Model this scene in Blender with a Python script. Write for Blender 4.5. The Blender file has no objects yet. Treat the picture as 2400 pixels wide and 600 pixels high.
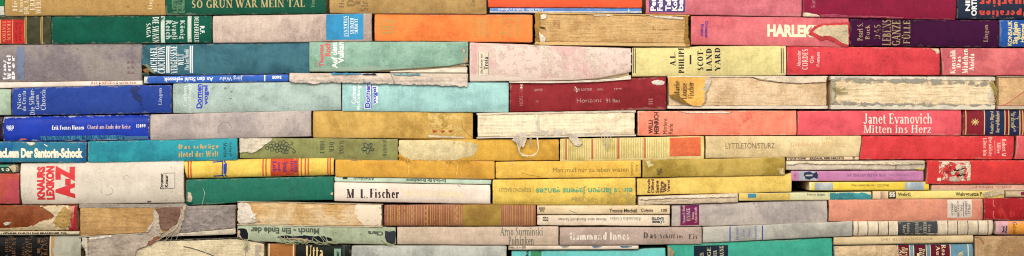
import bpy, bmesh, math, random
from mathutils import Vector, noise, geometry

# ------------------------------------------------------------------ camera, world, lamps, exposure
SC = bpy.context.scene
COL = SC.collection
S = 0.00058                                   # metres per unit of the layout grid
def X(px): return (px - 1200.0) * S
def Z(py): return (641.0 - py) * S

cam = bpy.data.cameras.new('camera')
camo = bpy.data.objects.new('camera', cam); COL.objects.link(camo)
CAM_D = 2.4
cam.sensor_width = 36.0
cam.lens = 36.0 * CAM_D / (2400 * S)
cam.clip_start = 0.05; cam.clip_end = 60.0
camo.location = (0.0, -CAM_D, Z(300)); camo.rotation_euler = (math.radians(90), 0, 0)
SC.camera = camo

world = bpy.data.worlds.new('World'); SC.world = world; world.use_nodes = True
bg = world.node_tree.nodes['Background']
bg.inputs[0].default_value = (1.0, 0.97, 0.92, 1); bg.inputs[1].default_value = 0.8

def area_lamp(name, loc, target, sx, sy, power, col):
    l = bpy.data.lights.new(name, 'AREA'); l.shape = 'RECTANGLE'; l.size = sx; l.size_y = sy
    l.energy = power; l.color = col
    o = bpy.data.objects.new(name, l); COL.objects.link(o)
    o.location = loc
    d = Vector(target) - Vector(loc)
    o.rotation_euler = d.to_track_quat('-Z', 'Y').to_euler()
    return o
area_lamp('softbox', (-0.2, -2.1, 1.35), (0, 0, 0.2), 2.0, 1.1, 55, (1.0, 0.95, 0.88))

SC.view_settings.view_transform = 'Standard'
SC.view_settings.look = 'None'
SC.view_settings.exposure = 0.0
SC.view_settings.gamma = 1.0
SC.cycles.use_denoising = True
SC.cycles.max_bounces = 6
SC.cycles.filter_width = 1.1

# ------------------------------------------------------------------ colours and materials
def lin(h):
    h = h.lstrip('#')
    r = []
    for i in (0, 2, 4):
        c = int(h[i:i + 2], 16) / 255.0
        r.append(c / 12.92 if c <= 0.04045 else ((c + 0.055) / 1.055) ** 2.4)
    return (r[0], r[1], r[2], 1.0)

def math_node(nt, op, a, b=None, c=None, clamp=False):
    n = nt.nodes.new('ShaderNodeMath'); n.operation = op; n.use_clamp = clamp
    for i, v in enumerate((a, b, c)):
        if v is None: continue
        if isinstance(v, (int, float)): n.inputs[i].default_value = v
        else: nt.links.new(v, n.inputs[i])
    return n.outputs[0]

def smooth(nt, v, a, b):
    n = nt.nodes.new('ShaderNodeMapRange'); n.interpolation_type = 'SMOOTHSTEP'
    nt.links.new(v, n.inputs[0])
    for i, q in ((1, a), (2, b)):
        if isinstance(q, (int, float)): n.inputs[i].default_value = q
        else: nt.links.new(q, n.inputs[i])
    return n.outputs[0]

def vmath(nt, op, a, b):
    n = nt.nodes.new('ShaderNodeVectorMath'); n.operation = op
    for i, v in enumerate((a, b)):
        if isinstance(v, tuple): n.inputs[i].default_value = v
        else: nt.links.new(v, n.inputs[i])
    return n.outputs[0]

def noise_node(nt, vec, scale, detail=5, rough=0.6, dist=0.0):
    n = nt.nodes.new('ShaderNodeTexNoise'); n.inputs['Scale'].default_value = scale
    n.inputs['Detail'].default_value = detail; n.inputs['Roughness'].default_value = rough
    n.inputs['Distortion'].default_value = dist
    nt.links.new(vec, n.inputs['Vector'])
    return n.outputs['Fac']

def mixc(nt, fac, a, b, mode='MIX'):
    n = nt.nodes.new('ShaderNodeMix'); n.data_type = 'RGBA'; n.blend_type = mode
    for k, v in ((0, fac), (6, a), (7, b)):
        if isinstance(v, (int, float)): n.inputs[k].default_value = v
        elif isinstance(v, tuple): n.inputs[k].default_value = v
        else: nt.links.new(v, n.inputs[k])
    return n.outputs[2]

def new_group(name, ins):
    g = bpy.data.node_groups.new(name, 'ShaderNodeTree')
    for n, t, d in ins:
        s = g.interface.new_socket(n, in_out='INPUT', socket_type=t)
        s.default_value = d
    g.interface.new_socket('BSDF', in_out='OUTPUT', socket_type='NodeSocketShader')
    gi = g.nodes.new('NodeGroupInput'); go = g.nodes.new('NodeGroupOutput')
    return g, gi.outputs, go.inputs[0]

F, CO = 'NodeSocketFloat', 'NodeSocketColor'
WORN, gi, gout = new_group('worn surface', [
    ('Base', CO, (.5, .5, .5, 1)), ('Alt', CO, (.5, .5, .5, 1)), ('AltAmt', F, .5), ('Stain', CO, (.1, .07, .04, 1)),
    ('StainAmt', F, .3), ('Grain', F, .25), ('Speck', F, .3), ('EdgeCol', CO, (.7, .6, .5, 1)), ('EdgeAmt', F, .3),
    ('Streak', F, .05), ('Weave', F, .5), ('Rough', F, .75), ('Seed', F, 0), ('VStreak', F, 0), ('L', F, 370), ('H', F, 65)])
nt = WORN
uvn = nt.nodes.new('ShaderNodeUVMap'); uvn.uv_map = 'UVMap'
sep = nt.nodes.new('ShaderNodeSeparateXYZ'); nt.links.new(uvn.outputs[0], sep.inputs[0])
u, v = sep.outputs[0], sep.outputs[1]
cmb = nt.nodes.new('ShaderNodeCombineXYZ')
nt.links.new(math_node(nt, 'MULTIPLY', gi['Seed'], 397.0), cmb.inputs[0])
nt.links.new(math_node(nt, 'MULTIPLY', gi['Seed'], 151.0), cmb.inputs[1])
nt.links.new(gi['Seed'], cmb.inputs[2])
p = vmath(nt, 'ADD', uvn.outputs[0], cmb.outputs[0])
N1 = noise_node(nt, p, .012, 6, .62, .4)
N2 = noise_node(nt, p, .055, 8, .68)
N3 = noise_node(nt, p, .33, 4, .75)
NV = noise_node(nt, vmath(nt, 'MULTIPLY', p, (.22, .02, 1)), 1.0, 4, .6)
NS = noise_node(nt, vmath(nt, 'MULTIPLY', p, (.018, .33, 1)), 1.0, 6, .75)
NST = noise_node(nt, vmath(nt, 'ADD', p, (71., 33., 9.)), .021, 10, .7, .8)
NSC = noise_node(nt, vmath(nt, 'MULTIPLY', vmath(nt, 'ADD', p, (11., 5., 3.)), (.05, .11, 1)), 1.0, 9, .72, 2.2)
col = mixc(nt, math_node(nt, 'MULTIPLY', smooth(nt, N1, .40, .62), gi['AltAmt']), gi['Base'], gi['Alt'])
g1 = math_node(nt, 'MULTIPLY', math_node(nt, 'SUBTRACT', N2, .5), math_node(nt, 'MULTIPLY', gi['Grain'], 2.3))
g2 = math_node(nt, 'MULTIPLY', math_node(nt, 'SUBTRACT', N3, .5), math_node(nt, 'MULTIPLY', gi['Grain'], 2.6))
g3 = math_node(nt, 'MULTIPLY', math_node(nt, 'SUBTRACT', NS, .5), math_node(nt, 'MULTIPLY', gi['Streak'], 3.0))
g4 = math_node(nt, 'MULTIPLY', math_node(nt, 'SUBTRACT', NV, .5), math_node(nt, 'ADD', math_node(nt, 'MULTIPLY', gi['Grain'], .55), math_node(nt, 'MULTIPLY', gi['VStreak'], 3.0)))
val = math_node(nt, 'ADD', math_node(nt, 'ADD', math_node(nt, 'ADD', g1, g2), math_node(nt, 'ADD', g3, g4)), 1.0)
vc = nt.nodes.new('ShaderNodeCombineXYZ')
for i in range(3): nt.links.new(val, vc.inputs[i])
col = mixc(nt, 1.0, col, vc.outputs[0], 'MULTIPLY')
th = math_node(nt, 'SUBTRACT', .77, math_node(nt, 'MULTIPLY', gi['StainAmt'], .34))
stm = smooth(nt, NST, th, math_node(nt, 'ADD', th, .16))
col = mixc(nt, math_node(nt, 'MULTIPLY', stm, .62), col, gi['Stain'])
# scuffs: thin dark wandering marks
sc = math_node(nt, 'ABSOLUTE', math_node(nt, 'SUBTRACT', NSC, .5))
scm = math_node(nt, 'MULTIPLY', smooth(nt, sc, .022, .004), smooth(nt, N1, .47, .60))
col = mixc(nt, math_node(nt, 'MULTIPLY', math_node(nt, 'MULTIPLY', scm, gi['Speck']), .9), col, gi['Stain'])
vo = nt.nodes.new('ShaderNodeTexVoronoi'); vo.inputs['Scale'].default_value = .07
nt.links.new(p, vo.inputs['Vector'])
vsep = nt.nodes.new('ShaderNodeSeparateColor'); nt.links.new(vo.outputs['Color'], vsep.inputs[0])
vdist = math_node(nt, 'DIVIDE', vo.outputs['Distance'], math_node(nt, 'ADD', .12, math_node(nt, 'MULTIPLY', math_node(nt, 'POWER', vsep.outputs[0], 2.5), 1.3)))
spk = math_node(nt, 'MULTIPLY', smooth(nt, math_node(nt, 'ADD', vdist, math_node(nt, 'MULTIPLY', N3, .25)), .36, .14), smooth(nt, N2, .49, .55))
col = mixc(nt, math_node(nt, 'MULTIPLY', math_node(nt, 'MULTIPLY', spk, gi['Speck']), 1.0, clamp=True), col, gi['Stain'])
# rubbed edges
dv = math_node(nt, 'MINIMUM', v, math_node(nt, 'SUBTRACT', gi['H'], v))
du = math_node(nt, 'MINIMUM', u, math_node(nt, 'SUBTRACT', gi['L'], u))
dd = math_node(nt, 'ADD', math_node(nt, 'MINIMUM', dv, du), math_node(nt, 'MULTIPLY', math_node(nt, 'SUBTRACT', N2, .47), 26.0))
wear = math_node(nt, 'MULTIPLY', smooth(nt, dd, 3.2, .2), gi['EdgeAmt'])
col = mixc(nt, wear, col, gi['EdgeCol'])
wv = nt.nodes.new('ShaderNodeTexWave'); wv.wave_type = 'BANDS'; wv.bands_direction = 'X'
wv.inputs['Scale'].default_value = .16; wv.inputs['Distortion'].default_value = 3; wv.inputs['Detail'].default_value = 2
nt.links.new(p, wv.inputs['Vector'])
hgt = math_node(nt, 'ADD', math_node(nt, 'ADD', math_node(nt, 'MULTIPLY', N3, .7), math_node(nt, 'MULTIPLY', wv.outputs['Fac'], .15)),
                math_node(nt, 'ADD', math_node(nt, 'MULTIPLY', N2, .6), math_node(nt, 'MULTIPLY', math_node(nt, 'MULTIPLY', NS, gi['Streak']), 4.0)))
bmp = nt.nodes.new('ShaderNodeBump'); bmp.inputs['Distance'].default_value = .0009
nt.links.new(hgt, bmp.inputs['Height']); nt.links.new(gi['Weave'], bmp.inputs['Strength'])
bs = nt.nodes.new('ShaderNodeBsdfPrincipled')
bs.inputs['Specular IOR Level'].default_value = .12
nt.links.new(col, bs.inputs['Base Color']); nt.links.new(gi['Rough'], bs.inputs['Roughness'])
nt.links.new(bmp.outputs[0], bs.inputs['Normal'])
nt.links.new(bs.outputs[0], gout)

INK, gi, gout = new_group('worn print', [('Colour', CO, (.1, .1, .1, 1)), ('Wear', F, .3), ('Seed', F, 0), ('Rough', F, .6)])
nt = INK
uvn = nt.nodes.new('ShaderNodeUVMap'); uvn.uv_map = 'UVMap'
cmb = nt.nodes.new('ShaderNodeCombineXYZ')
nt.links.new(math_node(nt, 'MULTIPLY', gi['Seed'], 213.0), cmb.inputs[0]); nt.links.new(gi['Seed'], cmb.inputs[2])
p = vmath(nt, 'ADD', uvn.outputs[0], cmb.outputs[0])
n1 = noise_node(nt, p, .06, 3, .5)
n2 = noise_node(nt, p, .30, 6, .75)
m = math_node(nt, 'ADD', math_node(nt, 'MULTIPLY', n1, .55), math_node(nt, 'MULTIPLY', n2, .45))
thr = math_node(nt, 'ADD', .28, math_node(nt, 'MULTIPLY', gi['Wear'], .36))
al = smooth(nt, m, math_node(nt, 'SUBTRACT', thr, .05), math_node(nt, 'ADD', thr, .05))
val = math_node(nt, 'ADD', .72, math_node(nt, 'MULTIPLY', n2, .56))
vc = nt.nodes.new('ShaderNodeCombineXYZ')
for i in range(3): nt.links.new(val, vc.inputs[i])
bs = nt.nodes.new('ShaderNodeBsdfPrincipled'); bs.inputs['Specular IOR Level'].default_value = .3
nt.links.new(mixc(nt, 1.0, gi['Colour'], vc.outputs[0], 'MULTIPLY'), bs.inputs['Base Color'])
nt.links.new(gi['Rough'], bs.inputs['Roughness'])
tr = nt.nodes.new('ShaderNodeBsdfTransparent'); mx = nt.nodes.new('ShaderNodeMixShader')
nt.links.new(al, mx.inputs[0]); nt.links.new(tr.outputs[0], mx.inputs[1]); nt.links.new(bs.outputs[0], mx.inputs[2])
nt.links.new(mx.outputs[0], gout)

MC = {}
SEED = [0]
def group_mat(name, grp, vals):
    m = bpy.data.materials.new(name); m.use_nodes = True
    t = m.node_tree; t.nodes.clear()
    g = t.nodes.new('ShaderNodeGroup'); g.node_tree = grp
    o = t.nodes.new('ShaderNodeOutputMaterial')
    t.links.new(g.outputs[0], o.inputs[0])
    for k, q in vals.items(): g.inputs[k].default_value = q
    return m

def scale(c, k): return (min(c[0] * k, 1), min(c[1] * k, 1), min(c[2] * k, 1), 1)

def tone(c):
    l = .3 * c[0] + .6 * c[1] + .1 * c[2]
    return tuple(max(.0025, (l + (q - l) * .885) - .009) for q in c[:3]) + (1,)

def worn(base, L=370, H=65, alt=None, stain=None, **k):
    SEED[0] += 1
    b = tone(lin(base))
    if alt is None:
        a = scale(b, .72)
    else:
        a = tone(lin(alt)); a = tuple(max(.002, min(1, q + (w - q) * 1.5)) for q, w in zip(b[:3], a[:3])) + (1,)
    st = lin(stain) if stain else (b[0] * .28 + .01, b[1] * .24 + .008, b[2] * .22 + .006, 1)
    ec = lin(k['edge']) if 'edge' in k else (b[0] * .5 + .33, b[1] * .5 + .29, b[2] * .5 + .23, 1)
    return group_mat('worn ' + base, WORN, dict(
        Base=b, Alt=a, AltAmt=k.get('altamt', .75), Stain=st, StainAmt=k.get('sa', .35), Grain=k.get('grain', .3),
        Speck=k.get('speck', .6), EdgeCol=ec, EdgeAmt=k.get('ea', .35), Streak=k.get('streak', .03),
        Weave=k.get('weave', .5), Rough=k.get('rough', .72), Seed=SEED[0] * .713, VStreak=k.get('vs', 0.05 if k.get('streak', .03) < .08 else 0.0), L=float(L), H=float(H)))

def paper(base='e2cda4', **k):
    d = dict(streak=.12, grain=.3, weave=.9, rough=.85, ea=.2, sa=.4, speck=.6)
    d.update(k)
    return worn(base, **d)

def ink(c, wear=.25, rough=.6):
    key = (c, round(wear, 2), rough)
    if key not in MC:
        SEED[0] += 1
        MC[key] = group_mat('print ' + c, INK, dict(Colour=tone(lin(c)), Wear=wear, Seed=SEED[0] * .37, Rough=rough))
    return MC[key]

def streaky(cols, su=.25, sv=.03):
    m = bpy.data.materials.new('streaky print'); m.use_nodes = True
    t = m.node_tree; bs = t.nodes['Principled BSDF']; bs.inputs['Roughness'].default_value = .4
    uv = t.nodes.new('ShaderNodeUVMap'); uv.uv_map = 'UVMap'
    f = noise_node(t, vmath(t, 'MULTIPLY', uv.outputs[0], (su, sv, 1)), 1.0, 3, .6)
    r = t.nodes.new('ShaderNodeValToRGB'); r.color_ramp.interpolation = 'LINEAR'
    t.links.new(f, r.inputs[0])
    e = r.color_ramp.elements
    while len(e) < len(cols): e.new(.5)
    for i, c in enumerate(cols): e[i].position = .30 + .4 * i / (len(cols) - 1); e[i].color = lin(c)
    t.links.new(r.outputs[0], bs.inputs['Base Color'])
    return m

# ------------------------------------------------------------------ serif letters drawn as strokes
SERIF = {}
def gl(ch, adv, ops): SERIF[ch] = (adv, ops)
for line in '''A 88|L 45 100 12 0 7;L 43 100 74 0 16;R 24 32 62 38;F 12 0;F 75 0
B 76|I 20 0 100;E 34 75 28 25 -90 90;E 36 27 33 27 -90 90;R 20 94 36 100;R 20 47 38 53;R 20 0 36 6
C 80|E 45 50 38 52 48 312;L 70 68 72 100 5;L 72 14 74 30 4
D 88|I 20 0 100;E 32 50 46 50 -90 90;R 20 94 34 100;R 20 0 34 6
E 72|I 20 0 100;R 20 94 62 100;R 20 47 48 53;R 20 0 64 6;L 61 80 61 100 5;L 64 0 64 20 5;L 47 38 47 62 4
F 68|I 20 0 100;R 20 94 62 100;R 20 47 48 53;L 61 78 61 100 5;L 47 38 47 62 4
G 88|E 45 50 38 52 48 312;L 72 4 72 42 15;R 58 40 86 45;L 70 68 72 100 5
H 92|I 20 0 100;I 72 0 100;R 20 48 72 54
I 40|I 20 0 100
J 52|L 32 18 32 100 16;F 32 100;E 16 18 24 20 190 360
K 88|I 20 0 100;L 70 100 28 48 7;L 36 58 76 0 17;F 70 100;F 76 0
L 70|I 20 0 100;R 20 0 62 6;L 62 0 62 26 5
M 108|K 18 0 100;L 20 100 54 0 16;L 54 0 86 100 6;I 88 0 100
N 94|K 18 0 100;L 20 100 76 0 16;K 76 0 100
O 90|E 45 50 39 52 0 360
P 72|I 20 0 100;E 34 72 30 28 -90 90;R 20 94 36 100;R 20 44 36 50
Q 90|E 45 50 39 52 0 360;L 46 12 76 -18 12
R 84|I 20 0 100;E 34 72 30 28 -90 90;R 20 94 36 100;R 20 44 36 50;L 42 46 72 0 17;F 74 0
S 66|E 33 74 24 27 35 255;E 33 27 27 28 -145 75;L 20 66 46 36 17
T 80|I 40 0 100;R 6 94 74 100;L 7 76 7 100 5;L 73 76 73 100 5
U 90|L 20 28 20 100 16;F 20 100;L 72 28 72 100 7;F 72 100;E 44 30 32 32 180 360
V 86|L 12 100 42 0 16;L 76 100 46 0 7;F 12 100;F 76 100
W 122|L 12 100 36 0 16;L 60 100 38 0 7;L 60 100 84 0 16;L 108 100 86 0 7;F 12 100;F 108 100;F 60 100
X 86|L 14 100 72 0 16;L 70 100 14 0 7;F 14 100;F 70 100;F 14 0;F 72 0
Y 84|L 12 100 42 46 16;L 74 100 46 46 6;L 43 0 43 48 16;F 12 100;F 74 100;F 43 0
Z 74|R 8 94 66 100;R 6 0 68 6;L 58 94 16 6 16;L 8 80 8 100 5;L 67 0 67 22 5
a 58|E 26 18 20 20 0 360;L 42 0 42 46 14;E 28 47 21 20 0 160;R 42 0 54 6
b 66|J 16 0 100;E 36 33 26 35 0 360
c 54|E 32 33 26 35 45 315;D 48 54 7
d 70|E 30 33 26 35 0 360;J 52 0 100;R 52 0 66 6
e 58|E 31 33 26 35 0 322;R 10 35 55 40
f 42|L 20 0 20 82 14;F 20 0;E 38 82 25 20 55 180;R 6 60 40 66
g 62|E 28 44 22 23 0 360;E 29 -8 26 20 0 360;R 42 58 60 65
h 72|J 16 0 100;F 16 0;E 35 42 25 26 0 180;L 54 0 54 42 14;F 54 0
i 34|J 16 0 66;F 16 0;D 15 90 10
j 34|J 18 -14 66;E 6 -14 19 16 200 360;D 17 90 10
k 68|J 16 0 100;F 16 0;L 52 66 22 34 6;L 28 42 56 0 15;F 52 66;F 57 0
l 34|J 16 0 100;F 16 0
m 106|J 16 0 66;F 16 0;E 34 42 25 26 0 180;L 53 0 53 42 14;F 53 0;E 71 42 25 26 0 180;L 90 0 90 42 14;F 90 0
n 72|J 16 0 66;F 16 0;E 35 42 25 26 0 180;L 54 0 54 42 14;F 54 0
o 64|E 32 33 27 35 0 360
p 68|J 16 -30 66;F 16 -30;E 38 33 26 35 0 360
q 68|E 30 33 26 35 0 360;L 52 -30 52 66 14;F 52 -30
r 48|J 16 0 66;F 16 0;E 36 46 21 21 50 175;D 44 56 8
s 50|E 25 49 18 19 30 255;E 25 17 20 19 -150 75;L 16 42 36 24 12
t 42|L 18 12 18 86 13;E 32 13 20 15 180 310;R 5 60 38 66
u 72|L 17 22 17 66 14;E 36 25 26 27 180 360;J 54 0 66;R 54 0 68 6;R 6 61 18 66
v 66|L 10 66 33 0 14;L 56 66 35 0 6;F 10 66;F 57 66
w 94|L 10 66 28 0 13;L 46 66 30 0 6;L 46 66 64 0 13;L 84 66 66 0 6;F 10 66;F 84 66
x 66|L 12 66 54 0 14;L 52 66 12 0 6;F 12 66;F 53 66;F 12 0;F 54 0
y 66|L 10 66 33 0 14;L 56 66 24 -28 6;F 10 66;F 57 66;D 18 -24 8
z 56|R 6 60 50 66;R 4 0 52 6;L 44 60 12 6 13
0 64|E 32 50 26 52 0 360
1 44|I 22 0 100
2 62|E 30 70 24 31 -20 170;L 50 64 12 4 12;R 6 0 56 8
3 60|E 28 74 24 26 -90 150;E 28 26 26 28 -160 90
4 66|L 44 0 44 100 13;L 40 100 8 30 7;R 6 26 60 33
5 60|R 16 92 52 100;L 18 52 18 100 7;E 28 30 27 32 -150 110
6 62|E 31 31 26 33 0 360;E 40 46 34 54 95 190
7 60|R 8 92 54 100;L 49 94 24 0 12
8 62|E 31 74 22 26 0 360;E 31 27 26 29 0 360
9 62|E 31 68 26 33 0 360;E 22 54 34 54 -85 10
. 28|D 14 7 8
, 28|D 14 7 8;L 16 4 10 -16 5
- 44|R 8 36 36 45
_ 90|R 4 36 86 44
/ 50|L 8 -10 42 104 7
* 60|L 30 60 30 100 5;R 10 78 50 83
' 24|L 12 76 12 100 6'''.split('\n'):
    a, ops = line.split('|'); ch, adv = a.split(' ')
    gl(ch, float(adv), [o.split(' ') for o in ops.split(';')])
for a, b in (('ä', 'a'), ('ö', 'o'), ('ü', 'u'), ('Ä', 'A'), ('Ö', 'O'), ('Ü', 'U')):
    h = 120 if b.isupper() else 88; m = SERIF[b][0] / 2
    gl(a, SERIF[b][0], SERIF[b][1] + [['D', str(m - 14), str(h), '9'], ['D', str(m + 14), str(h), '9']])
gl('ß', 64, [o.split(' ') for o in 'L 18 0 18 80 13;F 18 0;E 32 78 20 22 -60 180;E 34 28 24 30 -120 100'.split(';')])

def serif_polys(text, bold=1.0):
    out = []; x = 0.0
    T, t, sf = 16 * bold, 7 * (bold * .7 + .3), 6
    for ch in text:
        if ch == ' ': x += 36; continue
        adv, ops = SERIF.get(ch, SERIF['-'])
        for o in ops:
            k = o[0]; a = [float(q) for q in o[1:]]
            def quad(x0, y0, x1, y1): out.append([(x + x0, y0), (x + x1, y0), (x + x1, y1), (x + x0, y1)])
            def ser(sx, sy, w=14):
                if sy > 30: quad(sx - w, sy - sf, sx + w, sy)
                else: quad(sx - w, sy, sx + w, sy + sf)
            if k == 'L':
                w = a[4] * (bold if a[4] > 9 else (bold * .5 + .5)) / 2
                out.append([(x + a[0] - w, a[1]), (x + a[0] + w, a[1]), (x + a[2] + w, a[3]), (x + a[2] - w, a[3])])
            elif k == 'R': quad(*a)
            elif k in 'IK':
                w = (T if k == 'I' else 7) / 2
                quad(a[0] - w, a[1], a[0] + w, a[2]); ser(a[0], a[1]); ser(a[0], a[2])
            elif k == 'J':
                w = 7 * bold
                quad(a[0] - w, a[1], a[0] + w, a[2]); quad(a[0] - 15, a[2] - 6, a[0], a[2])
            elif k == 'F': ser(a[0], a[1], 13)
            elif k == 'D':
                out.append([(x + a[0] + a[2] * math.cos(q * .7854), a[1] + a[2] * math.sin(q * .7854)) for q in range(8)])
            elif k == 'E':
                cx, cy, rx, ry, a0, a1 = a
                TT = (T if ry > 40 else T * .85); n = max(3, int((a1 - a0) / 24))
                for i in range(n):
                    q0 = math.radians(a0 + (a1 - a0) * i / n); q1 = math.radians(a0 + (a1 - a0) * (i + 1) / n)
                    out.append([(x + cx + rx * math.cos(q0), cy + ry * math.sin(q0)), (x + cx + rx * math.cos(q1), cy + ry * math.sin(q1)),
                                (x + cx + (rx - TT) * math.cos(q1), cy + (ry - t) * math.sin(q1)), (x + cx + (rx - TT) * math.cos(q0), cy + (ry - t) * math.sin(q0))])
        x += adv + 3 + max(0, bold - 1.2) * 12
    return out

SANS = {}
def sans_polys(text, bold=0.0):
    key = (text, bold)
    if key not in SANS:
        c = bpy.data.curves.new('text', 'FONT'); c.body = text; c.offset = bold; c.resolution_u = 3; c.size = 1
        c.fill_mode = 'FRONT'
        o = bpy.data.objects.new('text', c)
        me = o.to_mesh()
        SANS[key] = [[(me.vertices[i].co.x, me.vertices[i].co.y) for i in f.vertices] for f in me.polygons]
        o.to_mesh_clear(); bpy.data.objects.remove(o); bpy.data.curves.remove(c)
    return SANS[key]

# ------------------------------------------------------------------ books
def pl(pts, x):
    if x <= pts[0][0]:
        a, b = pts[0], pts[1]
    elif x >= pts[-1][0]:
        a, b = pts[-2], pts[-1]
    else:
        for a, b in zip(pts, pts[1:]):
            if a[0] <= x <= b[0]: break
    return a[1] + (b[1] - a[1]) * (x - a[0]) / (b[0] - a[0])

RND = random.Random(7)
BOOKS = []

class Bk: pass

def mesh_obj(name, verts, faces, uvs, mat, parent, origin, smooth_angle=40):
    me = bpy.data.meshes.new(name)
    ox, oy, oz = origin
    me.from_pydata([(x - ox, y - oy, z - oz) for x, y, z in verts], [], faces)
    ul = me.uv_layers.new(name='UVMap')
    flat = []
    for l in me.loops: flat.extend(uvs[l.vertex_index])
    ul.data.foreach_set('uv', flat)
    me.polygons.foreach_set('use_smooth', [True] * len(me.polygons))
    me.set_sharp_from_angle(angle=math.radians(smooth_angle))
    me.materials.append(mat)
    o = bpy.data.objects.new(name, me); COL.objects.link(o)
    if parent: o.parent = parent
    return o

def surf(b, x, y):
    t, q = b.top(x), b.bot(x)
    s = max(-1., min(1., 2 * (y - t) / (q - t) - 1))
    a = abs(s)
    r = max(0., (a - b.s0) / (1 - b.s0))
    d = noise.noise(Vector((x * .012 + b.seed, y * .03, b.seed))) * b.dent + noise.noise(Vector((x * .05 + b.seed, y * .09, 3.1))) * b.dent * .35
    return b.yf + b.bulge * a ** 3.2 + b.er * (1 - math.sqrt(max(0., 1 - r * r))) + d

def P(b, x, y, off=0.0):
    return (X(x), surf(b, x, y) - off, Z(y))

def stations(x0, x1, step):
    n = max(4, int((x1 - x0) / step))
    l = [x0 + (x1 - x0) * i / n for i in range(n + 1)]
    return [x0, x0 + .5, x0 + 1.6] + l[1:-1] + [x1 - 1.6, x1 - .5, x1]

def u_shell(b, name, mat, th, depth):
    """spine and two boards in one cloth or paper case"""
    xs = stations(b.x0, b.x1, 6)
    n = 22
    prof = [math.sin(math.pi / 2 * (-1 + 2 * i / n)) for i in range(n + 1)]
    V, UV, Fc = [], [], []
    D = depth
    m = n + 1 + 4
    for x in xs:
        t, q = b.top(x), b.bot(x)
        endr = .0009 * max(0, 1 - min(x - b.x0, b.x1 - x) / 1.6) ** 2
        def col(tt, qq, dy, dd):
            r = [(tt, D, 0), (tt, D * .4, 0)] + [((tt + qq) / 2 + (qq - tt) / 2 * s, None, s) for s in prof] + [(qq, D * .4, 0), (qq, D, 0)]
            return r
        for inner in (0, 1):
            tt, qq = (t + th / S, q - th / S) if inner else (t, q)
            for y, dep, s in col(tt, qq, 0, 0):
                # skew of the end edges
                f = (y - t) / (q - t)
                w0 = (b.skl * f) * (1 - (x - b.x0) / (b.x1 - b.x0)) + (b.skr * f) * ((x - b.x0) / (b.x1 - b.x0))
                ragl = noise.noise(Vector((y * .13, b.seed, 1.3))) * .5 if x < b.x0 + 2 or x > b.x1 - 2 else 0
                if dep is None:
                    yy = surf(b, x, (t + q) / 2 + (q - t) / 2 * s) + (th if inner else 0) + endr
                else: yy = b.yf + dep
                V.append((X(x + w0 + ragl), yy, Z(y)))
                UV.append((x - b.x0, (y - t) if dep is None else (-(dep / S) if y < (t + q) / 2 else (q - t) + dep / S)))
    M = 2 * m
    for i in range(len(xs) - 1):
        a, c = i * M, (i + 1) * M
        for j in range(m - 1):
            Fc.append((a + j, a + j + 1, c + j + 1, c + j))
            Fc.append((a + m + j, c + m + j, c + m + j + 1, a + m + j + 1))
        Fc.append((a, c, c + m, a + m)); Fc.append((a + m - 1, a + 2 * m - 1, c + 2 * m - 1, c + m - 1))
    for a in (0, (len(xs) - 1) * M):
        for j in range(m - 1):
            f = (a + j, a + m + j, a + m + j + 1, a + j + 1)
            Fc.append(f if a == 0 else f[::-1])
    return mesh_obj(name, V, Fc, UV, mat, b.root, b.org, 50)

def block(b, name, mat, x0, x1, top, bot, yfn, depth, step=6, nv=10, rag=0.0, parent=None):
    """closed block with a modelled front; top, bot: functions of x; yfn(x, y) front depth"""
    xs = stations(x0, x1, step)
    V, UV, Fc = [], [], []
    ss = [0, .02] + [i / nv for i in range(1, nv)] + [.98, 1]
    m = len(ss)
    for x in xs:
        t, q = top(x), bot(x)
        for s in ss:
            y = t + (q - t) * s
            e = .0006 if s in (0, 1) else 0
            e += .0006 if x in (xs[0], xs[-1]) else 0
            rx = noise.noise(Vector((y * .17, b.seed, 7.7 + x0))) * rag if x < x0 + 4 or x > x1 - 4 else 0
            V.append((X(x + rx), yfn(x, y) + e, Z(y))); UV.append((x - b.x0, y - b.top(x)))
    n = len(xs)
    for i in range(n - 1):
        for j in range(m - 1):
            a = i * m + j
            Fc.append((a, a + 1, a + m + 1, a + m))
    # back ring
    base = len(V)
    for i, x in enumerate(xs):
        for k, (yy) in enumerate((top(x), bot(x))):
            V.append((X(x), b.yf + depth, Z(yy))); UV.append((x - b.x0, (-depth / S) if k == 0 else (bot(x) - top(x) + depth / S)))
    for i in range(n - 1):
        a = base + 2 * i
        Fc.append((i * m, (i + 1) * m, a + 2, a))
        Fc.append((i * m + m - 1, a + 1, a + 3, (i + 1) * m + m - 1))
        Fc.append((a, a + 2, a + 3, a + 1))
    Fc.append(tuple([base] + [base + 1] + [j for j in range(m - 1, -1, -1)]))
    k = (n - 1) * m
    Fc.append(tuple([k + j for j in range(m)] + [base + 2 * n - 1, base + 2 * n - 2]))
    return mesh_obj(name, V, Fc, UV, mat, parent or b.root, b.org, 45)

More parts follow.
